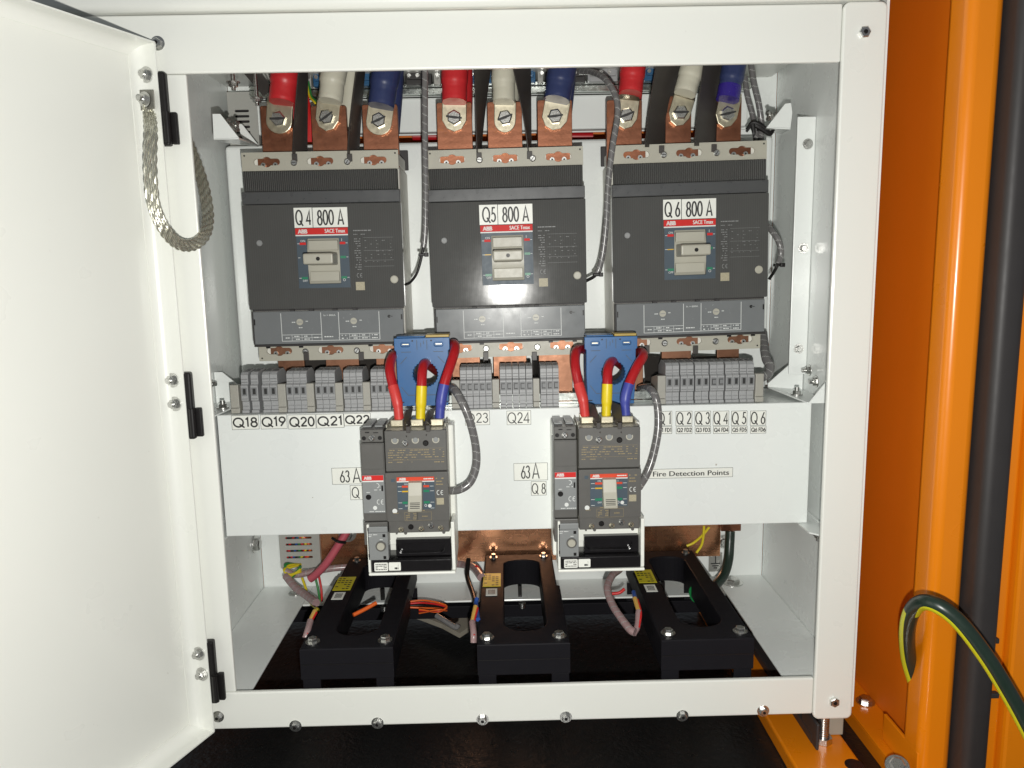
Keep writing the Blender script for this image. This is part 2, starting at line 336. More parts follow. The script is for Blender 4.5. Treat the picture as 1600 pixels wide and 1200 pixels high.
def ribbon2d(bm, pts, w, y, mi):
    n = len(pts); closed = n > 3 and (Vector(pts[0])-Vector(pts[-1])).length < 1e-6
    if closed: pts = pts[:-1]; n -= 1
    L, R = [], []
    for i in range(n):
        p = Vector(pts[i]); a = Vector(pts[i-1]) if (i > 0 or closed) else None; b = Vector(pts[(i+1) % n]) if (i < n-1 or closed) else None
        d1 = (p-a).normalized() if a is not None else None; d2 = (b-p).normalized() if b is not None else None
        if d1 is None: d1 = d2
        if d2 is None: d2 = d1
        n1 = Vector((-d1.y, d1.x)); n2 = Vector((-d2.y, d2.x)); m = n1+n2
        if m.length < 0.3: m = n1
        m.normalize(); k = min(1/max(m.dot(n1), 0.35), 2.2)*w/2
        L.append(bm.verts.new((p.x+m.x*k, y, p.y+m.y*k))); R.append(bm.verts.new((p.x-m.x*k, y, p.y-m.y*k)))
    for i in range(n if closed else n-1):
        j = (i+1) % n
        f = bm.faces.new((L[i], R[i], R[j], L[j])); f.material_index = mi
def stext(bm, body, x0, x1, z0, z1, y, w, mi=0):
    tot = sum(GL[c][0] for c in body)+0.10*(len(body)-1); sx = (x1-x0)/tot; h = z1-z0; x = 0; k = 0
    for c in body:
        a, strokes = GL[c]
        for s in strokes:
            ribbon2d(bm, [(x0+(x+p[0])*sx, z0+p[1]*h) for p in s], w, y-k*2e-5, mi); k += 1
        x += a+0.10
def dashes(bm, x0, x1, z, h, y, mi, seed=0, fill=0.6, step=0.004):
    rr = random.Random(seed); x = x0
    while x < x1:
        L = step*(0.4+rr.random())
        if rr.random() < fill: quad(bm, x, min(x+L*0.8, x1), z-h/2, z+h/2, y, mi)
        x += L
# --- objects
def obj(name, bm, mats, parent=None, loc=(0, 0, 0), rot=(0, 0, 0), label=None):
    me = bpy.data.meshes.new(name); bm.normal_update()
    for e in bm.edges: e.smooth = not (len(e.link_faces) != 2 or e.calc_face_angle(0.0) > 0.66)
    bm.to_mesh(me); bm.free()
    for m in (mats if isinstance(mats, (list, tuple)) else [mats]): me.materials.append(M[m])
    o = bpy.data.objects.new(name, me); COL.objects.link(o); o.location = loc; o.rotation_euler = rot
    if parent is not None: o.parent = parent
    if label: o['label'] = label
    return o
def tag(o, label, cat, group=None):
    o['label'] = label; o['category'] = cat
    if group: o['group'] = group
    return o
def thing(name, label, cat, loc=(0, 0, 0), rot=(0, 0, 0), group=None):
    o = bpy.data.objects.new(name, None); COL.objects.link(o); o.location = loc; o.rotation_euler = rot; o.empty_display_size = 0.02
    return tag(o, label, cat, group)
def wobj(name, bm, mats, parent=None, label=None):
    """mesh given in world coordinates under a thing that is only translated, or (no parent) with its origin at its own base"""
    if parent is not None:
        p = parent; off = Vector((0, 0, 0))
        while p is not None: off += Vector(p.location); p = p.parent
        bmesh.ops.translate(bm, verts=bm.verts, vec=-off); return obj(name, bm, mats, parent, label=label)
    zs = min(v.co.z for v in bm.verts); cx = sum(v.co.x for v in bm.verts)/len(bm.verts); cy = sum(v.co.y for v in bm.verts)/len(bm.verts)
    off = Vector((cx, cy, zs)); bmesh.ops.translate(bm, verts=bm.verts, vec=-off)
    return obj(name, bm, mats, None, off, label=label)
NB = bmesh.new
# ------------------------------------------------------------------ setting
bm = NB(); box(bm, -1.6, 0.80, -0.95, 0.60, -0.68, -0.622, 0.002)
o = wobj('floor', bm, 'bed'); o['kind'] = 'structure'

# orange enclosure
t = thing('enclosure_panel', 'dark orange painted sheet steel side wall right of the white cabinet', 'wall panel', (0.49, 0.1, -0.60))
bm = NB(); box(bm, 0.497, 0.501, -0.029, 0.46, -0.605, 0.60, 0.001); wobj('side_sheet', bm, 'orangewall', t)
bm = NB(); box(bm, -0.60, 0.496, 0.44, 0.444, -0.60, 0.60); wobj('rear_sheet', bm, 'orangewall', t)
bm = NB(); box(bm, 0.4545, 0.4965, -0.20, 0.44, -0.603, -0.600, 0.0008); box(bm, 0.4545, 0.4575, -0.20, 0.44, -0.6215, -0.6035); wobj('floor_flange', bm, 'orange', t)
bm = NB(); hexbolt(bm, Pz(1352, 1097, -0.5995), (0, 0, 1), 0.0085, 0.006); wobj('bolt', bm, 'zinc', t)
t = thing('door_post', 'bright orange vertical post with black rubber seal at the right of the cabinet', 'door post', (0.48, -0.07, -0.60))
bm = NB(); box(bm, 0.4665, 0.5035, -0.072, -0.030, -0.63, 0.60, 0.010, seg=4)
for f in bm.faces: f.smooth = len(f.verts) == 4 and f.calc_area() < 0.01
wobj('post_sheet', bm, 'orange', t)
bm = NB()
box(bm, 0.5040, 0.5330, -0.094, -0.03, -0.63, 0.60, 0.009, seg=4)
for f in bm.faces: f.smooth = f.calc_area() < 0.02
wobj('rubber_seal', bm, 'rubber', t)
t = thing('enclosure_door', 'orange painted door panel edge at the far right beyond the black rubber seal', 'door', (0.56, -0.07, -0.60))
bm = NB(); box(bm, 0.5335, 0.556, -0.070, -0.05, -0.62, 0.60, 0.003); wobj('edge_strip', bm, 'orange', t)
bm = NB(); box(bm, 0.5565, 0.75, -0.080, -0.05, -0.62, 0.60, 0.004); wobj('door_sheet', bm, 'orange', t)
bm = NB()
for py in (1000, 1085): q = P(1540, py, -0.072); box(bm, q.x-0.006, q.x+0.012, -0.078, -0.0705, q.z-0.002, q.z+0.004, 0.001)
wobj('hinge_tab', bm, 'rubber', t)
# orange beam under cabinet
t = thing('base_beam', 'orange steel beam running back under the right foot of the white cabinet', 'beam', (0.378, 0.1, -0.6215))
bm = NB(); box(bm, 0.338, 0.4195, -0.30, 0.43, -0.6215, -0.600, 0.003); wobj('beam_body', bm, 'orange', t)
bm = NB(); q = Pz(1335, 1195, -0.5995); cyl(bm, (q.x, q.y, -0.6001), (q.x, q.y, -0.5992), 0.011, 24); wobj('hole_plug', bm, 'blackgloss', t)
bm = NB(); box(bm, 0.3738, 0.397, 0.005, 0.43, -0.5998, -0.586, 0.002); wobj('seal_strip', bm, 'rubber', t)
t = thing('orange_bracket', 'small orange angle bracket with a zinc bolt at the bottom right of the photo', 'bracket', Pz(1405, 1165, -0.60))
q = Pz(1397, 1178, -0.60); bm = NB(); box(bm, q.x, q.x+0.004, q.y-0.05, q.y+0.03, -0.599, -0.565, 0.001); box(bm, q.x+0.0045, q.x+0.025, q.y-0.05, q.y+0.03, -0.599, -0.596, 0.0008); wobj('bracket_plate', bm, 'orange', t)
bm = NB(); hexbolt(bm, Pz(1402, 1198, -0.58), (-0.3, -0.6, 1), 0.009, 0.007); wobj('bolt', bm, 'zinc', t)
t = thing('levelling_foot', 'threaded zinc foot with side plates under the right corner of the cabinet', 'foot', Pz(1285, 1160, -0.60))
q = P(1287, 1130, 0.010); bm = NB(); cyl(bm, (q.x, q.y, -0.5998), (q.x, q.y, -0.5632), 0.0062, 16); cyl(bm, (q.x, q.y, -0.5997), (q.x, q.y, -0.592), 0.011, 6, smooth=False)
for i in range(10): cyl(bm, (q.x, q.y, -0.591+i*0.0025), (q.x, q.y, -0.5897+i*0.0025), 0.0069, 16)
wobj('threaded_rod', bm, 'zinc', t)
bm = NB(); box(bm, q.x-0.016, q.x-0.012, q.y-0.018, q.y+0.03, -0.5995, -0.565, 0.0015); wobj('side_plate', bm, 'rubber', t)
bm = NB(); box(bm, q.x+0.012, q.x+0.031, q.y+0.012, q.y+0.016, -0.5995, -0.5645, 0.0015); wobj('side_plate', bm, 'concrete', t)

# ------------------------------------------------------------------ cabinet
cab = thing('electrical_cabinet', 'open white steel electrical cabinet with breakers inside and its door swung left', 'cabinet', (0.005, 0.15, -0.56))
def part(name, bm, mats, label=None, parent=None): return wobj(name, bm, mats, parent or cab, label)
bm = NB(); slabxz(bm, [rrect(0.3725, 0.4205, -0.563, 0.2715, 0.0075, 5)], 0.0, 0.0065, 0.0022); box(bm, 0.4163, 0.4204, 0.0066, 0.0095, -0.563, 0.270, 0.001); part('frame_post', bm, 'white')
bm = NB(); box(bm, -0.475, -0.336, 0.0035, 0.0085, -0.5083, 0.2102, 0.0015, seg=2); box(bm, -0.412, -0.4075, 0.0086, 0.0095, -0.562, 0.270); part('frame_post', bm, 'white')
bm = NB(); box(bm, -0.475, 0.3722, 0.0020, 0.0085, 0.2105, 0.2705, 0.0020, seg=3); part('frame_rail', bm, 'white')
bm = NB(); box(bm, -0.412, 0.3722, 0.0020, 0.0085, -0.5565, -0.5085, 0.0020, seg=3); part('frame_rail', bm, 'white')
bm = NB(); box(bm, 0.4235, 0.4265, 0.0100, 0.345, -0.553, 0.315); part('side_panel', bm, 'whitein')
bm = NB(); box(bm, -0.410, -0.407, 0.0100, 0.345, -0.553, 0.315); part('side_panel', bm, 'whitein')
bm = NB(); box(bm, -0.4065, 0.423, 0.3455, 0.348, -0.553, -0.20); part('back_panel', bm, 'whitein')
bm = NB(); box(bm, -0.4065, 0.423, 0.3455, 0.348, 0.198, 0.3155); box(bm, -0.4065, -0.335, 0.3455, 0.348, -0.199, 0.1975); box(bm, 0.335, 0.423, 0.3455, 0.348, -0.199, 0.1975); part('back_panel', bm, 'whitein')
bm = NB(); box(bm, -0.407, 0.4235, 0.0455, 0.345, 0.316, 0.319); part('roof_panel', bm, 'whitein')
bm = NB(); box(bm, -0.4065, -0.325, 0.008, 0.3445, -0.523, -0.520, 0.001); part('base_flange', bm, 'whitein')
bm = NB(); box(bm, 0.343, 0.4232, 0.008, 0.3445, -0.523, -0.520, 0.001); part('base_flange', bm, 'whitein')
bm = NB(); box(bm, -0.3245, 0.3425, 0.272, 0.3445, -0.523, -0.520, 0.001); part('base_flange', bm, 'whitein')
# right wall angle bar
bm = NB(); a = P(1262, 182, 0.19); b = P(1245, 585, 0.19)
box(bm, 0.3985, 0.4230, 0.19, 0.193, b.z, a.z, 0.0008); box(bm, 0.4200, 0.4232, 0.1935, 0.225, b.z, a.z, 0.0008)
bar = part('mounting_angle', bm, 'whitein')
for px, py in ((1262, 225), (1255, 388), (1248, 545)):
    bm = NB(); q = P(px, py, 0.1897); hexbolt(bm, q, r=0.0048, h=0.003, rot=random.random()); part('bolt', bm, 'zinc', parent=bar)
for px, py in ((1350, 51), (1303, 1096)):
    bm = NB(); q = P(px, py, -0.0002); hexbolt(bm, q, r=0.0062, h=0.0045, washer=False, rot=random.random(), hole=1); part('bolt', bm, ['zinc', 'black'])
for px, py in ((1192, 1110), (1066, 1117.5), (884, 1119.5), (754, 1123.5), (590, 1129), (462, 1133.5), (341, 1119), (247, 68)):
    bm = NB(); q = P(px, py, 0.0028); q.x += 0; hexbolt(bm, q, r=0.0052, h=0.0045, rot=random.random(), hole=1); part('bolt', bm, ['zinc', 'black'])
for px, py0, py1, y in ((365, 118, 141, 0.16), (402, 142, 165, 0.22)):
    bm = NB(); q = P(px, py1, y); cyl(bm, (q.x, q.y, q.z), (q.x, q.y, 0.3155), 0.0028, 12); hexbolt(bm, (q.x, q.y, q.z+0.010), (0, 0, -1), 0.006, 0.005); part('hanging_stud', bm, 'zinc')
# bolts on inner walls
bm = NB(); hexbolt(bm, Vector((-0.4065, 0.315, -0.435)), (1, 0, 0), 0.010, 0.008); part('bolt', bm, 'zinc')
bm = NB(); hexbolt(bm, Pz(1144, 910, -0.5197), (0, 0, 1), 0.012, 0.006); part('bolt', bm, 'zinc')
bm = NB(); hexbolt(bm, Pz(462, 927, -0.5197), (0, 0, 1), 0.008, 0.004); part('bolt', bm, 'zinc')
# upper section above the header
t = thing('upper_cabinet', 'white cabinet section stacked above the header rail at the top of the photo', 'cabinet', (0.0, 0.1, 0.272))
bm = NB(); box(bm, -0.60, 0.4185, -0.006, 0.35, 0.2725, 0.50, 0.0085, seg=4)
for f in bm.faces: f.smooth = True
wobj('front_shell', bm, 'white', t)
bm = NB(); q = P(186, -3, -0.005); box(bm, q.x-0.02, q.x+0.02, -0.0068, -0.0058, q.z, q.z+0.004); wobj('gap_strip', bm, 'rubber', t)

# ---- door (part of the cabinet)
n_d = Vector((0.93, -0.367, 0)).normalized()            # inner side normal
d_d = Vector((-0.367, -0.93, 0)).normalized()           # along the door towards its free edge
tip = Vector((-0.3605, -0.010, 0)); DZ0, DZ1 = -0.5515, 0.2395
def dpt(s, n, z): return tip + d_d*s + n_d*(n-0.025) + Vector((0, 0, z))
DM = Matrix(((d_d.x, n_d.x, 0, dpt(0, 0, 0).x), (d_d.y, n_d.y, 0, dpt(0, 0, 0).y), (0, 0, 1, 0), (0, 0, 0, 1)))
DM = DM @ Matrix(((1, 0, 0, 0), (0, 1, 0, 0), (0, 0, 1, 0), (0, 0, 0, 1)))
bm = NB(); L = 0.74
def dbox(s0, s1, n0, n1, z0, z1, bev=0.0, seg=2, mi=0):
    box(bm, s0, s1, n0, n1, z0, z1, bev, mi, seg, DM)
dbox(0.0, L, -0.0025, 0.0, DZ0, DZ1, 0.0012)
# folded flanges with a generous inside radius
def fold(profile, s_axis):
    pass
R_ = 0.013
arc = [(R_-R_*math.sin(a), R_-R_*math.cos(a)) for a in [PI/2*i/6 for i in range(7)]]     # from (R,0) to (0,R): (along panel, along normal)
prof = arc+[(0.0, 0.025)]
g = []
for z in (DZ0, DZ1): g.append([dpt(a_, b_, z) for a_, b_ in prof])
sheet(bm, g, 0.0016)
for zz, sg in ((DZ1, -1), (DZ0, 1)):
    g = []
    for s_ in (0.0, L): g.append([dpt(s_, b_, zz+sg*a_) for a_, b_ in prof])
    sheet(bm, g, 0.0016)
bmesh.ops.recalc_face_normals(bm, faces=bm.faces)
door = part('door', bm, 'white')
def nearest_on_flange(px, py, n):   # point of the hinge-side flange inner face at pixel
    q0 = dpt(0.0012, n, 0); d = ray(px, py); k = ((q0-CAMP).dot(d_d))/d.dot(d_d); return CAMP+d*k
for px, py in ((229, 117), (270, 594), (274, 631), (311, 1021), (316, 1053)):
    bm = NB(); studnut(bm, nearest_on_flange(px, py, 0.012), d_d, 0.0058, 0.004); wobj('nut', bm, 'zinc', door)
for py0, py1, px, bx in ((113, 229, 262, 0), (581, 685, 300, 0), (999, 1096, 338, 0)):
    bm = NB(); a = P(px, py0, -0.004); b = P(px, py1, -0.004); zm = (a.z*0.46+b.z*0.54)
    xl = -0.3585
    box(bm, xl-0.006, xl+0.005, -0.010, -0.0005, b.z, a.z, 0.0025, seg=3)
    box(bm, xl+0.0052, xl+0.0125, -0.006, -0.0004, b.z+0.002, zm, 0.0015, seg=3)
    tube(bm, [(xl+0.0035, -0.0095, b.z+0.003), (xl+0.0035, -0.0095, zm)], 0.0035, 14, 1)
    wobj('hinge', bm, 'black', door)
# ---- braided earth strap
t = thing('earth_strap', 'braided tinned earth strap looping from the open door to the cabinet side', 'earth strap', P(275, 380, -0.01))
q = nearest_on_flange(231, 157, 0.012)+d_d*0.002
pts = [(237, 164, None), (237, 178, None), (236, 205, -0.04), (235, 260, -0.055), (240, 318, -0.06), (256, 357, -0.055), (277, 380, -0.035), (300, 383, -0.016), (319, 368, 0.002), (325, 340, 0.025), (320, 300, 0.045), (309, 262, 0.065), (296, 230, 0.08), (284, 205, 0.09)]
wp = [nearest_on_flange(a, b, 0.012)+d_d*0.003 if c is None else P(a, b, c) for a, b, c in pts]
path = catmull(wp, 14); N = len(path)
bm = NB(); rows = 5; wd = 0.0120
U = []
for i, p in enumerate(path):
    dd = (path[min(i+1, N-1)]-path[max(i-1, 0)]).normalized(); f_ = i/(N-1)
    view = (p-CAMP).normalized()
    sd = dd.cross(view).normalized()
    if i == 0: sd0 = sd
    U.append((p, sd, dd, sd.cross(dd)))
for k in range(rows):
    for ph in (0, 1):
        pl = []
        for i, (p, sd, dd, nn) in enumerate(U):
            a_ = i*0.75+ph*PI+k*0.9
            pl.append(p+sd*((k+0.5)/rows-0.5)*wd+sd*math.sin(a_)*wd/rows*0.42+nn*math.cos(a_)*0.0009)
        tube(bm, pl, 0.00105, 6, 1)
g = [[p+sd*wd*0.46, p-sd*wd*0.46] for p, sd, dd, nn in U]
sheet(bm, g, 0.001)
wobj('braid', bm, 'braid', t)
bm = NB(); a = nearest_on_flange(222, 140, 0.003); 
qa = nearest_on_flange(224, 142, 0)+d_d*0.0015; qb = nearest_on_flange(245, 142, 0)+d_d*0.0015; qc = nearest_on_flange(247, 171, 0)+d_d*0.0015; qd = nearest_on_flange(226, 174, 0)+d_d*0.0015
sheet(bm, [[qa+d_d*0.003, qb+d_d*0.003], [qd+d_d*0.003, qc+d_d*0.003]], 0.0015); wobj('lug_plate', bm, 'stop', t)
bm = NB(); studnut(bm, nearest_on_flange(233, 157, 0)+d_d*0.0055, d_d, 0.0055, 0.005); wobj('nut', bm, 'zinc', t)

# ------------------------------------------------------------------ rear: mounting plate, upper device plate, copper bar
mp = thing('mounting_plate', 'white folded steel plate behind the three large breakers with corner brackets', 'mounting plate', (0.0, 0.30, -0.2))
bm = NB(); box(bm, -0.396, 0.3985, 0.280, 0.315, -0.215, 0.178, 0.006, seg=3); wobj('plate', bm, 'whitein', mp)
def tri(bm, pts, y0, y1): slabxz(bm, [pts], y0, y1)
for side, fr, bk, fl, yf, ybk in (
    ('l', [(332, 178), (344, 178), (373, 215), (334, 217)], [(370, 193), (378, 194), (404, 227), (380, 219)], [(334, 217), (373, 216), (404, 228), (352, 222)], 0.12, 0.25),
    ('r', [(1199, 198), (1227, 162), (1236, 161), (1238, 176), (1235, 200)], None, [(1235, 201), (1198, 199), (1192, 206), (1222, 208)], 0.20, 0.26)):
    bm = NB()
    for pl, yy in ((fr, yf), (bk, ybk)):
        if pl: slabxz(bm, [[(P(a, b, yy).x, P(a, b, yy).z) for a, b in pl][::-1]], yy, yy+0.003)
    c4 = [P(*fl[0], yf+0.004), P(*fl[1], yf+0.004), P(*fl[2], ybk), P(*fl[3], ybk)]
    sheet(bm, [[c4[0], c4[3]], [c4[1], c4[2]]], 0.002)
    bmesh.ops.recalc_face_normals(bm, faces=bm.faces)
    br = wobj('bracket', bm, 'whitein', mp)
    for px, py in (((352, 196), (366, 200)) if side == 'l' else ((1205, 183),)):
        bm = NB(); studnut(bm, P(px, py, (yf+ybk)/2-0.03), (0.5 if side == 'l' else -0.5, -0.3, 0.5), 0.005, 0.006); wobj('bolt', bm, 'zinc', br)
ud = thing('device_plate', 'white horizontal back plate behind the thick cable lugs at the top', 'mounting plate', (0.0, 0.31, 0.19))
bm = NB(); box(bm, -0.36, 0.37, 0.312, 0.330, 0.197, 0.246, 0.003); wobj('plate', bm, 'whitein', ud)
bm = NB(); box(bm, -0.36, 0.37, 0.298, 0.3115, 0.2475, 0.2565, 0.001); box(bm, -0.36, 0.37, 0.2985, 0.318, 0.2575, 0.263, 0.001); wobj('rail', bm, 'zincrail', ud)
# devices on the rail behind the cables
devs = [(478, 488, 'duct', 'grey clip module', 'module'), (490, 588, 'bluerelay', 'blue relay module', 'relay'), (590, 632, 'rubber', 'black relay', 'relay'), (634, 676, 'rubber', 'black relay', 'relay'), (678, 690, 'duct', 'grey slim module', 'module'), (692, 778, 'bluerelay', 'blue relay module', 'relay'), (780, 838, 'bluerelay', 'blue relay module', 'relay'), (840, 850, 'duct', 'grey slim module with two screws', 'module'), (852, 916, 'rubber', 'black relay', 'relay'), (918, 966, 'term', 'grey terminal module', 'module'), (1006, 1032, 'bluerelay', 'blue relay module', 'relay'), (1034, 1100, 'rubber', 'black relay', 'relay')]
ords = ['behind the red cable and black barrier over Q4', 'behind the white cable over breaker Q4', 'behind the navy cable over Q4', 'between the Q4 navy cable and the Q5 red cable', 'beside the red cable over Q5', 'behind the red and white cables over Q5', 'right of the white cable over Q5', 'between white and navy cables over Q5', 'behind the navy cable over Q5', 'left of the red cable over Q6', 'right of the red cable over Q6', 'behind the white cable over Q6']
for (a, b, mt, nm, ct), od in zip(devs, ords):
    bm = NB(); p0, p1 = P(a, 134, 0.285), P(b, 134, 0.285); box(bm, p0.x, p1.x-0.001, 0.283, 0.297, 0.2575, 0.305, 0.0015)
    box(bm, p0.x+0.003, p1.x-0.004, 0.277, 0.2825, 0.264, 0.300, 0.001)
    for k in range(max(1, int((p1.x-p0.x)/0.013))):
        cyl(bm, (p0.x+0.006+k*0.012, 0.2768, 0.269), (p0.x+0.006+k*0.012, 0.2755, 0.269), 0.0028, 12, mi=1)
    o = wobj('relay_module' if ct == 'relay' else 'rail_module', bm, [mt, 'zinc']); tag(o, nm+' on the rail '+od, ct, 'modules on the upper rail')
# red cables through the gap
for a, b, nm in ((486, 500, 'short red cable piece in the gap left of the Q4 white lug'), (645, 695, 'red cable crossing the gap left of the Q5 red lug'), (892, 926, 'red cable crossing the gap right of the Q5 navy lug')):
    bm = NB(); p0, p1 = P(a, 213, 0.36), P(b, 213, 0.36); tube(bm, [(p0.x, 0.36, p0.z), (p1.x, 0.36, p1.z)], 0.0075, 14, 1); tag(wobj('red_cable', bm, 'redcable'), nm, 'cable', 'red cables in the rear gap')
# copper bar low at back
bm = NB(); box(bm, -0.335, 0.345, 0.318, 0.326, -0.475, -0.395, 0.001)
t = tag(wobj('copper_busbar', bm, 'copperbar'), 'long horizontal copper bar at the back below the white label panel', 'busbar')
bm = NB(); hexbolt(bm, P(543, 833, 0.312), r=0.010, h=0.008); wobj('bolt', bm, 'zinc', t)
# slotted wiring ducts
def duct(px0, px1, z0, z1, slots, label, zs0, zs1, y=0.31):
    x0, x1 = P(px0, 500, y).x, P(px1, 500, y).x
    bm = NB(); outl = [[(x0, z0), (x1, z0), (x1, z1), (x0, z1)]]
    for i in range(slots):
        zc = zs0+(zs1-zs0)*(i+0.5)/slots; outl.append(rrect(x0+0.010, x1-0.012, zc-0.0018, zc+0.0018, 0.0017, 3)[::-1])
    slabxz(bm, outl, y, y+0.002); box(bm, x0, x0+0.002, y+0.0021, y+0.034, z0, z1); box(bm, x1-0.002, x1, y+0.0021, y+0.034, z0, z1); box(bm, x0+0.0021, x1-0.0021, y+0.020, y+0.022, z0, z1, mi=1)
    tt = thing('wiring_duct', label, 'cable duct', ((x0+x1)/2, y, z0), group='slotted wiring ducts'); wobj('duct_cover', bm, ['duct', 'rubber'], tt); return tt, x0, x1
duct(380, 424, 0.178, 0.258, 6, 'grey slotted wiring duct at upper left behind the Q4 red lug', 0.190, 0.235)
tt, x0, x1 = duct(412, 478, -0.475, -0.33, 5, 'grey slotted wiring duct at lower left with coloured wires showing', -0.462, -0.408)
for i, c in enumerate(('wirer', 'wireb', 'wirey', 'wirer', 'wireg', 'wireo', 'rubber', 'wirer')):
    bm = NB(); tube(bm, [(x0+0.011+i*0.0045, 0.318, -0.475), (x0+0.008+((i*3) % 8)*0.0055, 0.316, -0.44), (x0+0.010+((i*5) % 8)*0.005, 0.318, -0.40)], 0.0021, 8, 5); wobj('wire', bm, c, tt)

# ------------------------------------------------------------------ big breakers
def switch_marks(bm):
    pass
def big_breaker(px, py, ang, q, hname, label):
    c = P(px, py, 0.176)
    t = thing('circuit_breaker', label, 'circuit breaker', c, (0, ang, 0), 'large moulded case breakers')
    # base
    bm = NB(); box(bm, -0.1035, 0.1035, 0.012, 0.1035, -0.118, 0.118, 0.003); box(bm, -0.098, 0.098, 0.0135, 0.090, -0.1395, -0.1185, 0.002); box(bm, -0.1025, 0.1025, 0.0135, 0.090, 0.1185, 0.135, 0.002)
    obj('base', bm, 'base', t)
    bm = NB(); box(bm, -0.106, 0.106, 0.0985, 0.1025, 0.122, 0.150, 0.001); obj('backing_plate', bm, 'rubber', t)
    # terminal strips
    for top in (1, 0):
        z0, z1, hw = (0.1135, 0.1375, 0.1035) if top else (-0.1400, -0.1155, 0.0985)
        zc = 0.125 if top else -0.1265
        outl = [[(-hw, z0), (hw, z0), (hw, z1), (-hw, z1)]]; ks = []
        for k in (-1, 0, 1): ks.append(keyhole(k*0.0705, zc, 0.0175, 0.0044, 0.0068)[::-1])
        bm = NB(); slabxz(bm, outl+ks, 0.0075, 0.0115, 0.0); 
        for sx in (-1, 1): cyl(bm, (sx*(hw-0.004), 0.0076, z1-0.004 if top else z0+0.004), (sx*(hw-0.004), 0.0072, z1-0.004 if top else z0+0.004), 0.0012, 8, mi=1)
        if not top:
            for xx in (-0.085, -0.04, 0.055, 0.088): box(bm, xx-0.003, xx+0.003, 0.0062, 0.0074, z1-0.007, z1-0.002, 0.0004, mi=1)
        st = obj('terminal_strip', bm, ['beige', 'black'], t)
        for k in (-1, 0, 1):
            bm = NB()
            dx = {'Q 4': -0.006, 'Q5': 0.0, 'Q 6': 0.006}[q]
            box(bm, k*0.0705-0.019, k*0.0705+0.019, 0.0119, 0.0121, zc-0.008, zc+0.008, mi=2); box(bm, k*0.0705+dx*-0.5-0.016, k*0.0705-dx*0.5+0.016, 0.01165, 0.01185, zc-0.0075, zc+0.0075, mi=0)
            for s_ in (-1, 1):
                xx = k*0.0705+s_*0.008-dx*0.4; cyl(bm, (xx, 0.0118, zc-0.0035), (xx, 0.0100, zc-0.0035), 0.0032, 14, mi=1); cyl(bm, (xx, 0.0101, zc-0.0035), (xx, 0.0098, zc-0.0035), 0.0013, 8, mi=3)
            obj('terminal_copper', bm, ['copper' if top else 'copperlow', 'zinc', 'base', 'black'], st)
        for k in (-0.5, 0.5):
            bm = NB(); panscrew(bm, (k*0.0705+0.001, 0.0074, zc-0.0015), r=0.0044, slot=1, ang=0.4+k); obj('screw', bm, ['zinc', 'black'], st)
    # cover pieces
    bm = NB(); box(bm, -0.1020, 0.1020, 0.003, 0.0118, 0.0865, 0.1132, 0.0012); obj('ribbed_cover', bm, 'ribbed', t)
    bm = NB(); box(bm, -0.1045, 0.1045, 0.0006, 0.0118, 0.0700, 0.0862, 0.0010); obj('cover_band', bm, 'band', t)
    bm = NB(); outl = [rrect(-0.1050, 0.1050, -0.0690, 0.0693, 0.0015, 2), rrect(-0.0225, 0.0215, -0.0365, 0.0245, 0.001, 2)[::-1]]
    slabxz(bm, outl, 0.0, 0.0118, 0.0008); cov = obj('cover', bm, 'cover', t)
    # latch gap
    bm = NB(); box(bm, -0.1025, 0.1025, 0.006, 0.0118, -0.0715, -0.0692, 0, mi=0)
    for xx in (-0.048, -0.022, 0.010, 0.037): box(bm, xx-0.003, xx+0.003, 0.0005, 0.0058, -0.0722, -0.0696, 0.0003)
    obj('latch_strip', bm, 'rubber', t)
    for xx, zz, r, c_ in ((-0.0850, 0.0195, 0.0040, 'inkg'), (0.0925, -0.032, 0.0053, 'beige')):
        bm = NB(); cyl(bm, (xx, 0, zz), (xx, -0.0008, zz), r, 20); cyl(bm, (xx, -0.0008, zz), (xx, -0.0014, zz), r, 20, r*0.8); obj('test_button', bm, c_, cov)
    # cover print
    bm = NB(); y = -0.0004
    dashes(bm, 0.0405, 0.0645, 0.0335, 0.0012, y, 0, 3, 0.9, 0.004); dashes(bm, 0.0405, 0.0560, 0.0285, 0.0008, y, 0, 4, 0.8, 0.003)
    for i in range(15): dashes(bm, 0.041, 0.0495, 0.0225-i*0.0031, 0.0009, y, 0, 10+i, 0.65, 0.0022)
    for i in range(7):
        for x_ in (0.055, 0.0625, 0.070, 0.078, 0.0865): dashes(bm, x_, x_+0.004, 0.020-i*0.0046, 0.0006, y, 0, 50+i*7+int(x_*1000), 0.40, 0.002)
    for zz in (0.024, 0.007, -0.006, -0.014): quad(bm, 0.053, 0.093, zz-0.00012, zz+0.00012, y, 0)
    ribbon2d(bm, [(0.0425+p[0]*0.004, -0.0285+p[1]*0.0055) for p in GL['C'][1][0]], 0.0006, y, 0)
    for s_ in GL['E'][1]: ribbon2d(bm, [(0.0470+p[0]*0.004, -0.0285+p[1]*0.0055) for p in s_], 0.0006, y-2e-5*len(s_), 0)
    quad(bm, 0.0405, 0.0525, -0.0455, -0.0345, y, 1)
    obj('print', bm, ['inkg', 'tan'], cov)
    # switch window panel
    bm = NB(); outl = [[(-0.0355, -0.0415), (0.0335, -0.0415), (0.0335, 0.0272), (-0.0355, 0.0272)], rrect(-0.0220, 0.0210, -0.0360, 0.0240, 0.001, 2)[::-1]]
    slabxz(bm, outl, -0.0009, -0.0001, 0); pan = obj('switch_panel', bm, 'window', t)
    bm = NB(); quad(bm, -0.0362, 0.0335, 0.0293, 0.0377, -0.0010, 0); quad(bm, -0.0362, 0.0335, 0.0275, 0.0292, -0.0010, 1)
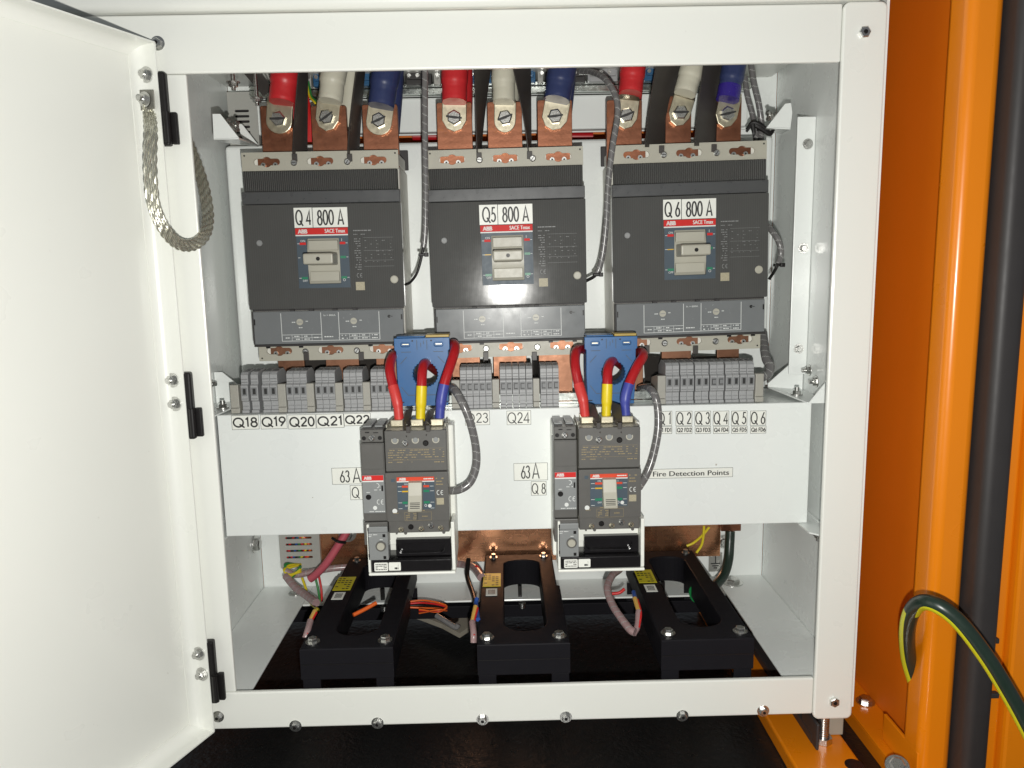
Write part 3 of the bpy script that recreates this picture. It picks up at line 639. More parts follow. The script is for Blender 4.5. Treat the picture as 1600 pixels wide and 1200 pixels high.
    ftext(bm, 'ABB', -0.0325, -0.0205, 0.0308, 0.0362, -0.0013, 1, bold=0.0005); ftext(bm, 'SACE Tmax', 0.0030, 0.0300, 0.0312, 0.0362, -0.0013, 1, bold=0.0002)
    obj('name_band', bm, ['inkred', 'inkw'], pan)
    bm = NB(); y = -0.0012
    for zz, sl, sr in ((0.0175, 0, 0), (-0.001, 2 if q != 'Q 4' else 1, 1), (-0.0280, 1, 1)):
        quad(bm, -0.0345, -0.0315, zz-0.0003, zz+0.0003, y, 1); quad(bm, 0.0300, 0.0325, zz-0.0003, zz+0.0003, y, 1)
        if not (zz == -0.001 and q == 'Q 4'): quad(bm, -0.0315, -0.0230, zz-(0.0016 if zz != -0.001 else 0.0006), zz+(0.0016 if zz != -0.001 else 0.0006), y, 2+sl)
        quad(bm, 0.0220, 0.0295, zz-0.0016, zz+0.0016, y, 2+sr)
    ftext(bm, 'ON', -0.0300, -0.0240, 0.0197, 0.0225, y, 1); ftext(bm, 'I', 0.0245, 0.0250, 0.0200, 0.0235, y, 1); ftext(bm, 'OFF', -0.0300, -0.0235, -0.0330, -0.0302, y, 1); ftext(bm, 'O', 0.0240, 0.0275, -0.0330, -0.0295, y-0.0001, 1)
    obj('lettering', bm, ['inkw', 'inkw', 'inkred', 'inkgreen', 'inkyel'], pan)
    # toggle: convex barrel and protruding handle
    bm = NB(); g = []
    for i in range(13):
        zz = 0.0255-0.0640*i/12; yy = 0.0025+0.0075*((zz+0.006)/0.032)**2
        g.append([(-0.0235, yy, zz), (0.0225, yy, zz)])
    sheet(bm, g, 0.003)
    for zz, yy in ((0.0150, 0.0010), (-0.0260, 0.0012)): box(bm, -0.0200, 0.0190, yy-0.0016, yy+0.0035, zz-0.0065, zz+0.0065, 0.0007)
    bmesh.ops.recalc_face_normals(bm, faces=bm.faces)
    bm2 = bm; cz = -0.003
    a4 = [(-0.0195, 0.002, cz-0.0085), (0.0180, 0.002, cz-0.0085), (0.0180, 0.002, cz+0.0085), (-0.0195, 0.002, cz+0.0085)]
    tb = bmesh.new(); va = [tb.verts.new(p) for p in a4]
    vb = [tb.verts.new((p[0]*1.04, -0.034, cz+(p[2]-cz)*0.80)) for p in a4]
    for i in range(4): tb.faces.new((va[i], va[(i+1) % 4], vb[(i+1) % 4], vb[i]))
    tb.faces.new(va[::-1]); tb.faces.new(vb); bmesh.ops.recalc_face_normals(tb, faces=tb.faces)
    bmesh.ops.bevel(tb, geom=tb.edges[:], offset=0.002, segments=3, profile=0.5, affect='EDGES'); addbm(bm2, tb)
    cyl(bm2, (-0.0005, -0.0338, cz), (-0.0005, -0.0343, cz), 0.0026, 14, mi=1)
    obj('toggle', bm2, ['beige', 'black'], pan)
    # name stickers
    bm = NB(); box(bm, -0.0368, -0.0128, -0.0006, -0.0001, 0.0385, 0.0645); box(bm, -0.0119, 0.0340, -0.0006, -0.0001, 0.0385, 0.0643)
    stk = obj('name_sticker', bm, 'sticker', t, label='white sticker reading %s 800 A' % q)
    bm = NB()
    if q == 'Q5': stext(bm, q, -0.0325, -0.0150, 0.0420, 0.0615, -0.0008, 0.0021)
    else: stext(bm, q, -0.0345, -0.0145, 0.0420, 0.0615, -0.0008, 0.0021)
    stext(bm, '800 A', -0.0060, 0.0290, 0.0415, 0.0610, -0.0008, 0.0021)
    quad(bm, -0.0130, -0.0118, 0.0385, 0.0645, -0.0003)
    obj('lettering', bm, 'ink', stk)
    # trip unit
    bm = NB(); box(bm, -0.1010, 0.1020, 0.0012, 0.0118, -0.1165, -0.0720, 0.0010); box(bm, -0.1030, 0.1040, 0.0035, 0.0118, -0.1200, -0.1168, 0.0008, mi=1); box(bm, -0.1030, -0.1012, 0.0020, 0.0118, -0.1166, -0.0720, 0.0004, mi=1)
    tr = obj('trip_unit', bm, ['trip', 'rubber'], t)
    bm = NB(); y = 0.0009; w = 0.00035
    for xx in (-0.0634, -0.0094, 0.0146, 0.0694): quad(bm, xx-w, xx+w, -0.1125, -0.0745, y)
    quad(bm, -0.0634, 0.0694, -0.1128, -0.1122, y-1e-5)
    for x0_, x1_ in ((-0.0634, -0.0094), (0.0146, 0.0694)):
        quad(bm, x0_, x1_, -0.1043, -0.1038, y-2e-5)
        n_ = 4
        for i in range(1, n_): quad(bm, x0_+(x1_-x0_)*i/n_-0.0002, x0_+(x1_-x0_)*i/n_+0.0002, -0.1122, -0.1042, y-3e-5)
        quad(bm, x0_+(x1_-x0_)*0.25, x1_-(0.014 if x0_ > 0 else 0), -0.1084, -0.1080, y-4e-5)
        for i in range(4):
            for zz in ((-0.1062, -0.1102) if 0 < i < 3 or x0_ > 0 else (-0.1082,)): dashes(bm, x0_+(x1_-x0_)*i/n_+0.003, x0_+(x1_-x0_)*(i+1)/n_-0.003, zz, 0.0013, y-5e-5, 0, i+int(zz*1e4), 0.8, 0.003)
    dashes(bm, -0.006, 0.006, -0.1075, 0.0013, y, 0, 5, 0.95, 0.003)
    for xx in (-0.0380, 0.0350):
        dashes(bm, xx-0.0110, xx-0.0060, -0.0870, 0.0011, y, 0, 7, 0.95, 0.003); dashes(bm, xx+0.0060, xx+0.0110, -0.0860, 0.0011, y, 0, 8, 0.95, 0.003); dashes(bm, xx-0.002, xx+0.0030, -0.0945, 0.0011, y, 0, 9, 0.95, 0.003)
    ftext(bm, 'In = 800A', -0.0055, 0.0105, -0.0795, -0.0773, y, 0)
    ribbon2d(bm, ell(0.0830, -0.0815, 0.0012, 0.0012, 0, 330, 12), 0.0018, y, 1); quad(bm, 0.0850, 0.0880, -0.0819, -0.0811, y, 1); quad(bm, 0.0990, 0.1010, -0.0860, -0.0790, y, 1); quad(bm, -0.1003, -0.0985, -0.0900, -0.0820, y, 1)
    obj('lettering', bm, ['inkw', 'black'], tr)
    for xx in (-0.0380, 0.0350):
        bm = NB(); cyl(bm, (xx, 0.0011, -0.0868), (xx, -0.0004, -0.0868), 0.0044, 20); quad(bm, xx-0.003, xx+0.003, -0.0873, -0.0863, -0.0005, 1); obj('dial', bm, ['tan' if 0 else 'beige', 'inkg'], tr)
    return t, c
BR = []
for a in ((506.5, 401, 0.000, 'Q 4', 'l', 'large dark grey circuit breaker with sticker Q4 800 A, left of the three'),
          (794, 396, -0.010, 'Q5', 'm', 'large dark grey circuit breaker with sticker Q5 800 A and bright flash glare'),
          (1079, 387.5, -0.015, 'Q 6', 'r', 'large dark grey circuit breaker with sticker Q6 800 A, right of the three')):
    BR.append(big_breaker(*a))
# ---- busbars, lugs, cables
names = ('Q4', 'Q5', 'Q6'); cols = ('red', 'white', 'navy'); cm = ('red', 'cream', 'navy')
tops = {  # busbar (left, right, top px), lug centre, cable bottom, cable top, half width px
 (0, 0): ((408, 457, 165), (437, 186), (441, 166), (447, 100), 20), (0, 1): ((487, 542, 165), (512, 183), (516, 164), (524, 100), 18), (0, 2): ((567, 622, 163), (593, 188), (595, 172), (606, 100), 20),
 (1, 0): ((683, 738, 160), (710, 184), (710, 165), (711, 100), 19), (1, 1): ((762, 816, 159), (789, 184), (787, 165), (788, 100), 17), (1, 2): ((840, 894, 156), (867, 182), (870, 162), (880, 100), 20),
 (2, 0): ((948, 1003, 156), (978, 180), (985, 152), (990, 95), 18), (2, 1): ((1040, 1080, 150), (1062, 176), (1070, 152), (1084, 95), 17), (2, 2): ((1120, 1158, 150), (1135, 178), (1137, 160), (1148, 95), 17)}
botbars = {(0, 0): (433, 474, 0), (0, 1): (508, 560, 0), (0, 2): (587, 640, 0), (1, 0): (706, 750, 0), (1, 1): (771, 823, 0), (1, 2): (842, 895, 1), (2, 0): (975, 1006, 1), (2, 1): (1035, 1081, 0), (2, 2): (1122, 1156, 0)}
for i in range(3):
    root, c = BR[i]; slope = -math.tan(root.rotation_euler.y)
    zstrip = c.z+0.120
    for j in range(3):
        (l, r_, tp), lg, cb, ct, hw = tops[(i, j)]
        yb = 0.205
        p0, p1 = P(l, 200, yb), P(r_, 200, yb); zt = P((l+r_)/2, tp, yb).z
        bm = NB(); o_ = rrect(p0.x, p1.x, zstrip-0.01, zt, 0.0025, 3); slabxz(bm, [o_], yb, yb+0.008, 0.0005)
        tag(wobj('copper_busbar', bm, 'copper'), 'upper copper bar under the %s cable lug of breaker %s' % (cols[j], names[i]), 'busbar', 'upper copper bars of the big breakers')
        # front cable
        yc = yb-0.016
        cbt, ctp = P(cb[0], cb[1]-5, yc), P(*ct, yc+0.008); lc = P(*lg, yb-0.003); rad = hw/F*1.05
        ax = (ctp-cbt); ext = ctp+ax*0.45
        t = thing('power_cable', 'thick %s cable bolted on the %s bar of breaker %s' % (cols[j], ('first', 'middle', 'last')[j], names[i]), 'power cable', lc, group='cables on the big breakers')
        bm = NB(); mid = cbt+ax*0.55+Vector((0.0008*random.uniform(-1, 1), -0.001, 0))
        def rf(f, R=rad): return R*(0.97 if f < 0.04 else 1.0 if f < 0.42 else 1.0+0.07*min(1, (f-0.42)/0.06)) * (1+0.005*math.sin(f*29+i*2+j))
        tube(bm, [cbt, cbt+ax*0.3, mid, ctp, ext], rad, 24, 10, rfun=rf)
        wobj('sleeve', bm, cm[j], t)
        if (i, j) == (2, 2):
            bm = NB(); tube(bm, [cbt-ax*0.02, cbt+ax*0.32], rad*1.02, 24, 1); wobj('tape', bm, 'purple', t)
        # lug palm with rounded lower end, tilted with the cable
        ang = math.atan2(ax.x, ax.z); w = rad*0.98
        cut = ((i+j) % 2 == 1 or i == 2)
        pts = [(-w, 0.020), (-w, -0.004)]+([(-w*0.62, -0.0145), (w*0.0, -0.0185), (w*0.62, -0.0145)] if cut else [(w*math.cos(PI+PI*k/10), -0.004+(0.0155)*math.sin(PI+PI*k/10)) for k in range(1, 10)])+[(w, -0.004), (w, 0.020)]
        bm = NB(); slabxz(bm, [pts], -0.0035, 0.0025, 0.0008)
        # neck: palm swells into the barrel inside the sleeve
        g = [[(-w, -0.003, 0.0195), (-w*0.4, -0.0036, 0.0195), (w*0.4, -0.0036, 0.0195), (w, -0.003, 0.0195)], [(-w*0.80, -0.008, 0.0265), (-w*0.4, -0.013, 0.0275), (w*0.4, -0.013, 0.0275), (w*0.80, -0.008, 0.0265)]]
        sheet(bm, g, 0.002)
        lug = obj('lug', bm, 'tin', t, rot=(0, ang, 0))
        bm = NB(); hexbolt(bm, (0, -0.0036, -0.001), r=0.0098, h=0.0065, washer=False, rot=random.random()*1.0); 
        a_ = random.uniform(0.0, 0.9) if i == 0 else random.uniform(-0.15, 0.6)
        v = [bm.verts.new((x*math.cos(a_)-z*math.sin(a_), -0.01025, -0.001+x*math.sin(a_)+z*math.cos(a_))) for x, z in ((-0.0105, -0.0013), (0, -0.0019), (0.0105, -0.0008), (0.0105, 0.0010), (0.002, 0.0016), (-0.0105, 0.0012))]
        f = bm.faces.new(v); f.material_index = 1
        obj('bolt', bm, ['zinc', 'ink'], lug)
        # rear cable of the pair on the back of the bar
        if i < 2 or j == 0:
            dx = {0: 0.002, 1: 0.013, 2: 0.002}[j] if i == 0 else 0.005
            yr = yb+0.028
            zt_ = zt+(-0.002 if not (i == 0 and j == 1) else 0.004)
            b0 = Vector((cbt.x+dx, yr if i else yr-0.004, zt_-0.03)); b1 = Vector((ctp.x+dx*1.25, yr, ctp.z+0.03))
            bm = NB(); tube(bm, [b0, b0.lerp(b1, 0.5)+Vector((0.001, 0, 0)), b1, b1+(b1-b0)*0.3], rad*0.95, 20, 8)
            tag(wobj('power_cable', bm, cm[j]), 'second %s cable hidden behind the %s bar of breaker %s' % (cols[j], ('first', 'middle', 'last')[j], names[i]), 'power cable', 'rear cables on the big breakers')
        # lower bar
        l, r_, dn = botbars[(i, j)]
        p0, p1 = P(l, 570, 0.19), P(r_, 570, 0.19)
        bm = NB(); zb = c.z-0.19 if not dn else c.z-0.215
        slabxz(bm, [rrect(p0.x, p1.x, zb, c.z-0.128, 0.002, 2)], 0.195, 0.203, 0.0005)
        if dn: slabxz(bm, [[(p0.x+0.012, zb-0.05), (p1.x, zb-0.05), (p1.x, zb+0.02), (p0.x+0.012, zb+0.02)]], 0.2035, 0.2105)
        tag(wobj('copper_busbar', bm, 'copperlow'), 'lower copper bar below the %s pole of breaker %s behind the terminals' % (('first', 'middle', 'last')[j], names[i]), 'busbar', 'lower copper bars of the big breakers')
# phase barriers (flexible black sheets, bent)
barr = [(0, (457, 480, 240), (467, 481, 103)), (0, (543, 561, 240), (558, 571, 103)), (1, (745, 752, 238), (741, 768, 100)), (1, (825, 830, 236), (800, 829, 100)), (2, (1008, 1038, 230), (1026, 1067, 95)), (2, (1085, 1120, 228), (1100, 1129, 95))]
for k, (i, (bl, br_, by), (tl, tr_, ty)) in enumerate(barr):
    bm = NB(); g = []
    fl_ = (i == 2)
    for s_ in range(9):
        f = s_/8; f2 = f**1.3
        l = bl+(tl-bl)*f2; r_ = br_+(tr_-br_)*f2; yy = by+(ty-by)*f
        g.append([P(l, yy, 0.178), P(l*0.67+r_*0.33, yy, 0.188), P(l*0.33+r_*0.67, yy, 0.199), P(r_, yy, 0.212)])
    d_ = g[-1]; dv = [(a-b)*0.9 for a, b in zip(g[-1], g[-2])]
    g.append([a+b for a, b in zip(d_, dv)]); g.append([a+b*2 for a, b in zip(d_, dv)])
    sheet(bm, g, 0.0012)
    # foot clip
    q = P((bl+br_)/2 if i == 1 else (br_-4 if i == 2 else bl+3), by+(2 if i == 2 else 5), 0.182); box(bm, q.x-0.0035, q.x+0.0035, q.y-0.0006, q.y+0.003, q.z-0.006, q.z+0.004, 0.0005)
    tag(wobj('phase_barrier', bm, 'barrier'), 'bent black insulating barrier between the %s cables of breaker %s' % (('red and white', 'white and navy')[k % 2], names[i]), 'phase barrier', 'upper black phase barriers')
for k, (i, a, b, yb) in enumerate(((0, 473, 512, 585), (0, 559, 588, 580), (1, 756, 762, 576), (1, 832, 842, 592), (2, 1006, 1035, 584), (2, 1082, 1122, 572))):
    bm = NB(); g = []
    for s_ in range(4):
        f = s_/3; yy = 556+(yb+14-556)*f; aa, bb = (a+ (b-a)*0.35*(1-f) if i != 1 else a), b
        g.append([P(a+(b-a)*0.1*f, yy, 0.200), P(bb, yy, 0.230)])
    sheet(bm, g, 0.0012); q = P(a+5 if i != 1 else a+3, 556-4 - (10 if i == 2 else 0), 0.181); box(bm, q.x-0.0035, q.x+0.0035, q.y-0.0006, q.y+0.003, q.z-0.010, q.z+0.002, 0.0005)
    tag(wobj('phase_barrier', bm, 'barrier'), 'black insulating barrier below the %s gap of breaker %s' % (('first', 'second')[k % 2], names[i]), 'phase barrier', 'lower black phase barriers')

# ------------------------------------------------------------------ label panel
lp = thing('label_panel', 'white folded steel panel with Q number stickers below the grey terminal row', 'panel', (0.01, 0.14, -0.352))
bm = NB(); box(bm, -0.3765, 0.4040, 0.120, 0.1225, -0.3515, -0.1865, 0.0010)
box(bm, -0.3765, 0.4040, 0.1228, 0.240, -0.1885, -0.1866, 0.0005); box(bm, -0.3765, 0.4040, 0.1228, 0.20, -0.3513, -0.3494, 0.0005); box(bm, 0.4018, 0.4039, 0.1228, 0.24, -0.3490, -0.1888); box(bm, -0.3764, -0.3743, 0.1228, 0.24, -0.3490, -0.1888)
wobj('panel_sheet', bm, 'whitein', lp)
bm = NB(); box(bm, -0.360, 0.345, 0.150, 0.1515, -0.1820, -0.1720); box(bm, -0.360, 0.345, 0.1495, 0.185, -0.1862, -0.1835); wobj('din_rail', bm, 'zincrail', lp)
def stick(px0, py0, px1, py1, txts, label, y=0.12, frame=True, parent=None, tilt=0.0):
    """sticker with lettering; txts = list of (kind, text, u0,u1,v0,v1,weight) in sticker fractions"""
    a, b = P(px0, py1, y), P(px1, py0, y); w, h = b.x-a.x, b.z-a.z; cx, cz = (a.x+b.x)/2, (a.z+b.z)/2
    o = parent or lp; loc = Vector((cx, y, cz))-Vector(o.location)
    bm = NB(); box(bm, -w/2, w/2, -0.0006, -0.0002, -h/2, h/2)
    s = obj('name_sticker', bm, 'sticker', o, loc, (0, tilt, 0), label)
    bm = NB()
    if frame:
        e = 0.00045
        for z_ in (-h/2, h/2-e): quad(bm, -w/2, w/2, z_, z_+e, -0.00075)
        for x_ in (-w/2, w/2-e): quad(bm, x_, x_+e, -h/2, h/2, -0.00078)
    for kind, tx, u0, u1, v0, v1, wt in txts:
        fn = (-w/2+u0*w, -w/2+u1*w, -h/2+v0*h, -h/2+v1*h)
        if kind == 's': stext(bm, tx, *fn, -0.0009, wt)
        elif kind == 'f': ftext(bm, tx, *fn, -0.0009, 0, bold=wt)
        elif kind == 'd': dashes(bm, fn[0], fn[1], (fn[2]+fn[3])/2, fn[3]-fn[2], -0.0009, 0, len(tx)+int(u0*50+v0*90), 0.8, wt)
    obj('lettering', bm, 'ink', s)
    return s
for (a, b, c, d), tx in (((363, 648, 404, 671.5), 'Q18'), ((408, 647, 448, 670.5), 'Q19'), ((451, 647, 493, 670.5), 'Q20'), ((495, 646, 537, 669), 'Q21'), ((538, 645, 579, 665.5), 'Q22')):
    stick(a, b, c, d, [('s', tx, 0.06, 0.95, 0.18, 0.82, 0.0021)], 'white sticker reading '+tx, tilt=-0.008)
stick(727, 641, 765, 664.5, [('s', 'Q23', 0.04, 0.94, 0.16, 0.84, 0.0013)], 'white sticker reading Q23 behind the grey conduit')
stick(792, 641, 829.5, 664, [('s', 'Q24', 0.04, 0.94, 0.12, 0.88, 0.0014)], 'white sticker reading Q24')
for k, (a, c) in enumerate(((1026, 1050), (1055.5, 1081.5), (1085, 1110.5), (1113.5, 1139), (1142, 1167.5), (1171.5, 1197))):
    y0 = 642-0.12*k*1.2; tx = 'Q %d' % (k+1)
    stick(a, y0, c, y0+23.5, [('s', tx, 0.06, 0.94, 0.10, 0.92, 0.0015)], 'white sticker reading '+tx)
    stick(a+0.5, y0+23.9, c, y0+36, [('s', 'Q%d FD%d' % (k+1, k+1), 0.07, 0.95, 0.25, 0.78, 0.0010)], 'small white sticker reading Q%d FD%d' % (k+1, k+1))
stick(519.5, 730, 567, 757, [('s', '63', 0.26, 0.57, 0.12, 0.84, 0.0016), ('s', 'A', 0.66, 0.92, 0.10, 0.94, 0.0016)], 'white sticker reading 63 A beside the left small breaker')
stick(548, 757.5, 574, 781, [('s', 'Q 7', 0.10, 0.90, 0.1, 0.85, 0.0014)] if False else [('s', 'Q', 0.10, 0.52, 0.14, 0.88, 0.0013)], 'white sticker reading Q partly covered by the small breaker')
stick(803, 722.5, 855.5, 751, [('s', '63', 0.22, 0.48, 0.12, 0.86, 0.0016), ('s', 'A', 0.54, 0.76, 0.10, 0.98, 0.0016)], 'white sticker reading 63 A above the Q8 sticker')
stick(830, 751.5, 853.5, 774, [('s', 'Q 8', 0.06, 0.95, 0.12, 0.86, 0.0013)], 'white sticker reading Q8')
stick(1008, 730, 1145, 748, [('f', 'Fire Detection Points', 0.09, 0.955, 0.22, 0.74, 0.00022)], 'long white sticker reading Fire Detection Points')
# panel brackets
for cx, s, zz in ((-0.4068, 1, -0.170), (0.4233, -1, -0.169)):
    bm = NB()
    pts = [(cx+s*0.001, zz-0.014), (cx+s*0.001, zz+0.030), (cx+s*0.012, zz+0.030), (cx+s*0.050, zz-0.004), (cx+s*0.050, zz-0.010)]
    if s > 0: pts = pts[::-1]
    slabxz(bm, [pts], 0.20, 0.202)
    pts2 = [(cx+s*0.0015, zz-0.016), (cx+s*0.0015, zz+0.020), (cx+s*0.030, zz-0.016)]
    if s > 0: pts2 = pts2[::-1]
    slabxz(bm, [pts2], 0.105, 0.107)
    sheet(bm, [[(cx+s*0.0012, 0.107, zz-0.0155), (cx+s*0.0012, 0.2, zz-0.0145)], [(cx+s*0.031, 0.107, zz-0.0155), (cx+s*0.05, 0.2, zz-0.0095)]], 0.0018)
    br = wobj('bracket', bm, 'whitein', lp)
    for dx, dy, dz, nn in ((0.028, 0.150, -0.012, (0, 0, 1)), (0.004, 0.145, 0.006, (s, 0, 0)), (0.004, 0.170, 0.018, (s, 0, 0))):
        bm = NB(); studnut(bm, (cx+s*dx, dy, zz+dz), nn, 0.0055, 0.006); wobj('bolt', bm, 'zinc', br)
for cx, s in ((-0.4068, 1), (0.4233, -1)):
    bm = NB(); zz = -0.352
    pts = [(0.055, zz-0.040), (0.055, zz), (0.20, zz+0.004), (0.20, zz-0.004)]
    tb = curve_mesh([pts[::-1]], 0.001); addbm(bm, tb, 0, Matrix(((0, 0, 1, cx+s*0.0022), (1, 0, 0, 0), (0, 1, 0, 0), (0, 0, 0, 1))))
    sheet(bm, [[(cx+s*0.001, 0.055, zz-0.001), (cx+s*0.001, 0.20, zz-0.001)], [(cx+s*0.030, 0.085, zz-0.001), (cx+s*0.034, 0.20, zz-0.001)]], 0.002)
    bmesh.ops.recalc_face_normals(bm, faces=bm.faces)
    br = wobj('bracket', bm, 'whitein', lp)
    for dy, dz in ((0.085, -0.016), (0.15, -0.008)):
        bm = NB(); studnut(bm, (cx+s*0.018, dy, zz-0.003), (0, 0, -1), 0.005, 0.005); wobj('bolt', bm, 'zinc', br)

# ------------------------------------------------------------------ terminal blocks
def prof_x(bm, pts, x0, x1, mi=0, bev=0.0):
    """(y,z) outline extruded from x0 to x1"""
    tb = curve_mesh([pts], (x1-x0)/2, bev); addbm(bm, tb, mi, Matrix(((0, 0, 1, (x0+x1)/2), (1, 0, 0, 0), (0, 1, 0, 0), (0, 0, 0, 1))))
def make_terminal(w, kind):
    t = bpy.data.objects.new('terminal_block', None); COL.objects.link(t); t.empty_display_size = 0.01
    bm = NB()
    pts = [(0.0, 0.0), (0.050, 0.0), (0.050, 0.046), (0.036, 0.0545), (0.008, 0.0535), (0.0035, 0.050), (0.0035, 0.0385), (0.0, 0.036), (0.0, 0.0165), (0.0030, 0.0145), (0.0030, 0.0040), (0.0, 0.0035)]
    prof_x(bm, pts, -w/2+0.0002, w/2-0.0002, 0, 0.0003)
    for zz in (0.0445, 0.0405, 0.0085): box(bm, -w/2+0.0008, w/2-0.0008, 0.0030, 0.0034, zz-0.0003, zz+0.0003, mi=1)
    box(bm, -w/2+0.001, w/2-0.001, -0.0003, 0.0, 0.0185, 0.0190, mi=1)
    box(bm, -w/2+0.0018, w/2-0.0018, 0.014, 0.022, 0.0541, 0.0546, mi=1); box(bm, -w/2+0.0018, w/2-0.0018, 0.027, 0.033, 0.0542, 0.0549, mi=1)
    obj('body', bm, ['term', 'termdark'], t)
    bm = NB(); hw = w/2-0.0012
    box(bm, -hw, hw, -0.0009, -0.0001, 0.0228, 0.0338, 0.0003, mi=0)
    r = random.Random(kind)
    if kind < 3: box(bm, -hw*0.45, hw*0.55, -0.0012, -0.00095, 0.0248, 0.0325, mi=1)
    else:
        box(bm, -hw*0.8, hw*0.8, -0.0012, -0.00095, 0.0245, 0.0256, mi=1); box(bm, -hw*0.8, hw*0.8, -0.0012, -0.00095, 0.0312, 0.0322, mi=1); box(bm, -hw*0.8, -hw*0.5, -0.00125, -0.001, 0.0258, 0.0310, mi=1)
    obj('marker', bm, ['termmark', 'ink'], t)
    return t
def copy_tree(o, parent=None):
    c = o.copy(); COL.objects.link(c)
    if parent is not None: c.parent = parent
    for ch in list(o.children): copy_tree(ch, c)
    return c
protoT = {}
def terminal(x0p, x1p, kind, label, ybot=640):
    a, b = P(x0p, ybot, 0.13), P(x1p, ybot, 0.13); w = round(b.x-a.x, 4); key = (kind,)
    if key not in protoT: t = make_terminal(0.0095, kind); protoT[key] = t
    else: t = copy_tree(protoT[key])
    t.location = ((a.x+b.x)/2, 0.13+random.uniform(0, 0.0008), -0.1860+(a.z-P(x0p, 640, 0.13).z)*0); t.scale = (w/0.0095, 1, 1)
    tag(t, label, 'terminal block', 'grey rail terminal blocks'); return t
def make_stop():
    t = bpy.data.objects.new('end_stop', None); COL.objects.link(t); t.empty_display_size = 0.01
    bm = NB(); pts = [(0.0, 0.0), (0.045, 0.0), (0.045, 0.030), (0.010, 0.0375), (0.0, 0.0375), (0.0, 0.0075), (0.0015, 0.0065)]
    prof_x(bm, pts, -0.0046, 0.0046, 0, 0.0006); obj('body', bm, 'stop', t)
    bm = NB(); box(bm, -0.0046, 0.0046, -0.0012, -0.0001, 0.0, 0.0068, 0.0006); obj('foot', bm, 'stop', t)
    return t
protoS = None
def stop(x0p, x1p, label):
    global protoS
    if protoS is None: protoS = make_stop(); t = protoS
    else: t = copy_tree(protoS)
    a, b = P(x0p, 640, 0.130), P(x1p, 640, 0.130); t.location = ((a.x+b.x)/2, 0.1285, -0.1858); t.scale = ((b.x-a.x)/0.0092, 1, 1)
    tag(t, label, 'end stop', 'beige end stops on the rail'); return t
od = ('first', 'second', 'third', 'fourth', 'fifth')
def grp(edges, kind, where):
    for k, (a, b) in enumerate(edges): terminal(a, b, kind, '%s grey terminal block from the left %s' % (od[k], where))
def even(a, b, n): return [(a+(b-a)*i/n, a+(b-a)*(i+1)/n) for i in range(n)]
grp([(378, 389.5), (393, 405)], 1, 'in the spaced pair above the Q18 sticker')
grp(even(411, 435, 2), 1, 'in the pair above the Q19 sticker')
grp(even(449, 481, 3), 1, 'of three above the Q20 sticker')
grp(even(494, 525, 3), 2, 'of three above the Q21 sticker')
grp(even(538, 568, 3), 2, 'of three above the Q22 sticker')
grp(even(580.5, 611, 3), 2, 'of three beside the left red cable')
grp(even(720, 769.5, 5), 3, 'of five above the Q23 sticker')
grp(even(782, 801.2, 2)+[(801.5, 811.7), (812.0, 822.3), (822.6, 833)], 3, 'of five above the Q24 sticker')
grp(even(845, 874, 3), 3, 'of three left of the bare copper bar')
for k, (a, b) in enumerate(((1040, 1061.5), (1063, 1084), (1086, 1107.5), (1109, 1131), (1133, 1154.5), (1155.5, 1178))):
    for m_, (c, d) in enumerate(even(a, b, 2)): terminal(c, d, 1 if k != 3 else 3, '%s grey terminal block of the pair above sticker Q%d' % (('left', 'right')[m_], k+1))
for (a, b), w in (((362, 375), 'at the far left end of the terminal row'), ((436, 448.5), 'between the Q19 and Q20 terminals'), ((481, 492.5), 'between the Q20 and Q21 terminals'), ((525.5, 537), 'between the Q21 and Q22 terminals'), ((568.5, 580), 'right of the Q22 terminals'),
                  ((706.5, 719.5), 'left of the Q23 terminals'), ((770, 781), 'between the Q23 and Q24 terminals'), ((833.5, 843.5), 'right of the Q24 terminals'), ((1027, 1039.5), 'left of the fire detection terminals'), ((1179, 1191.5), 'right of the fire detection terminals')):
    stop(a, b, 'beige grey end stop '+w)
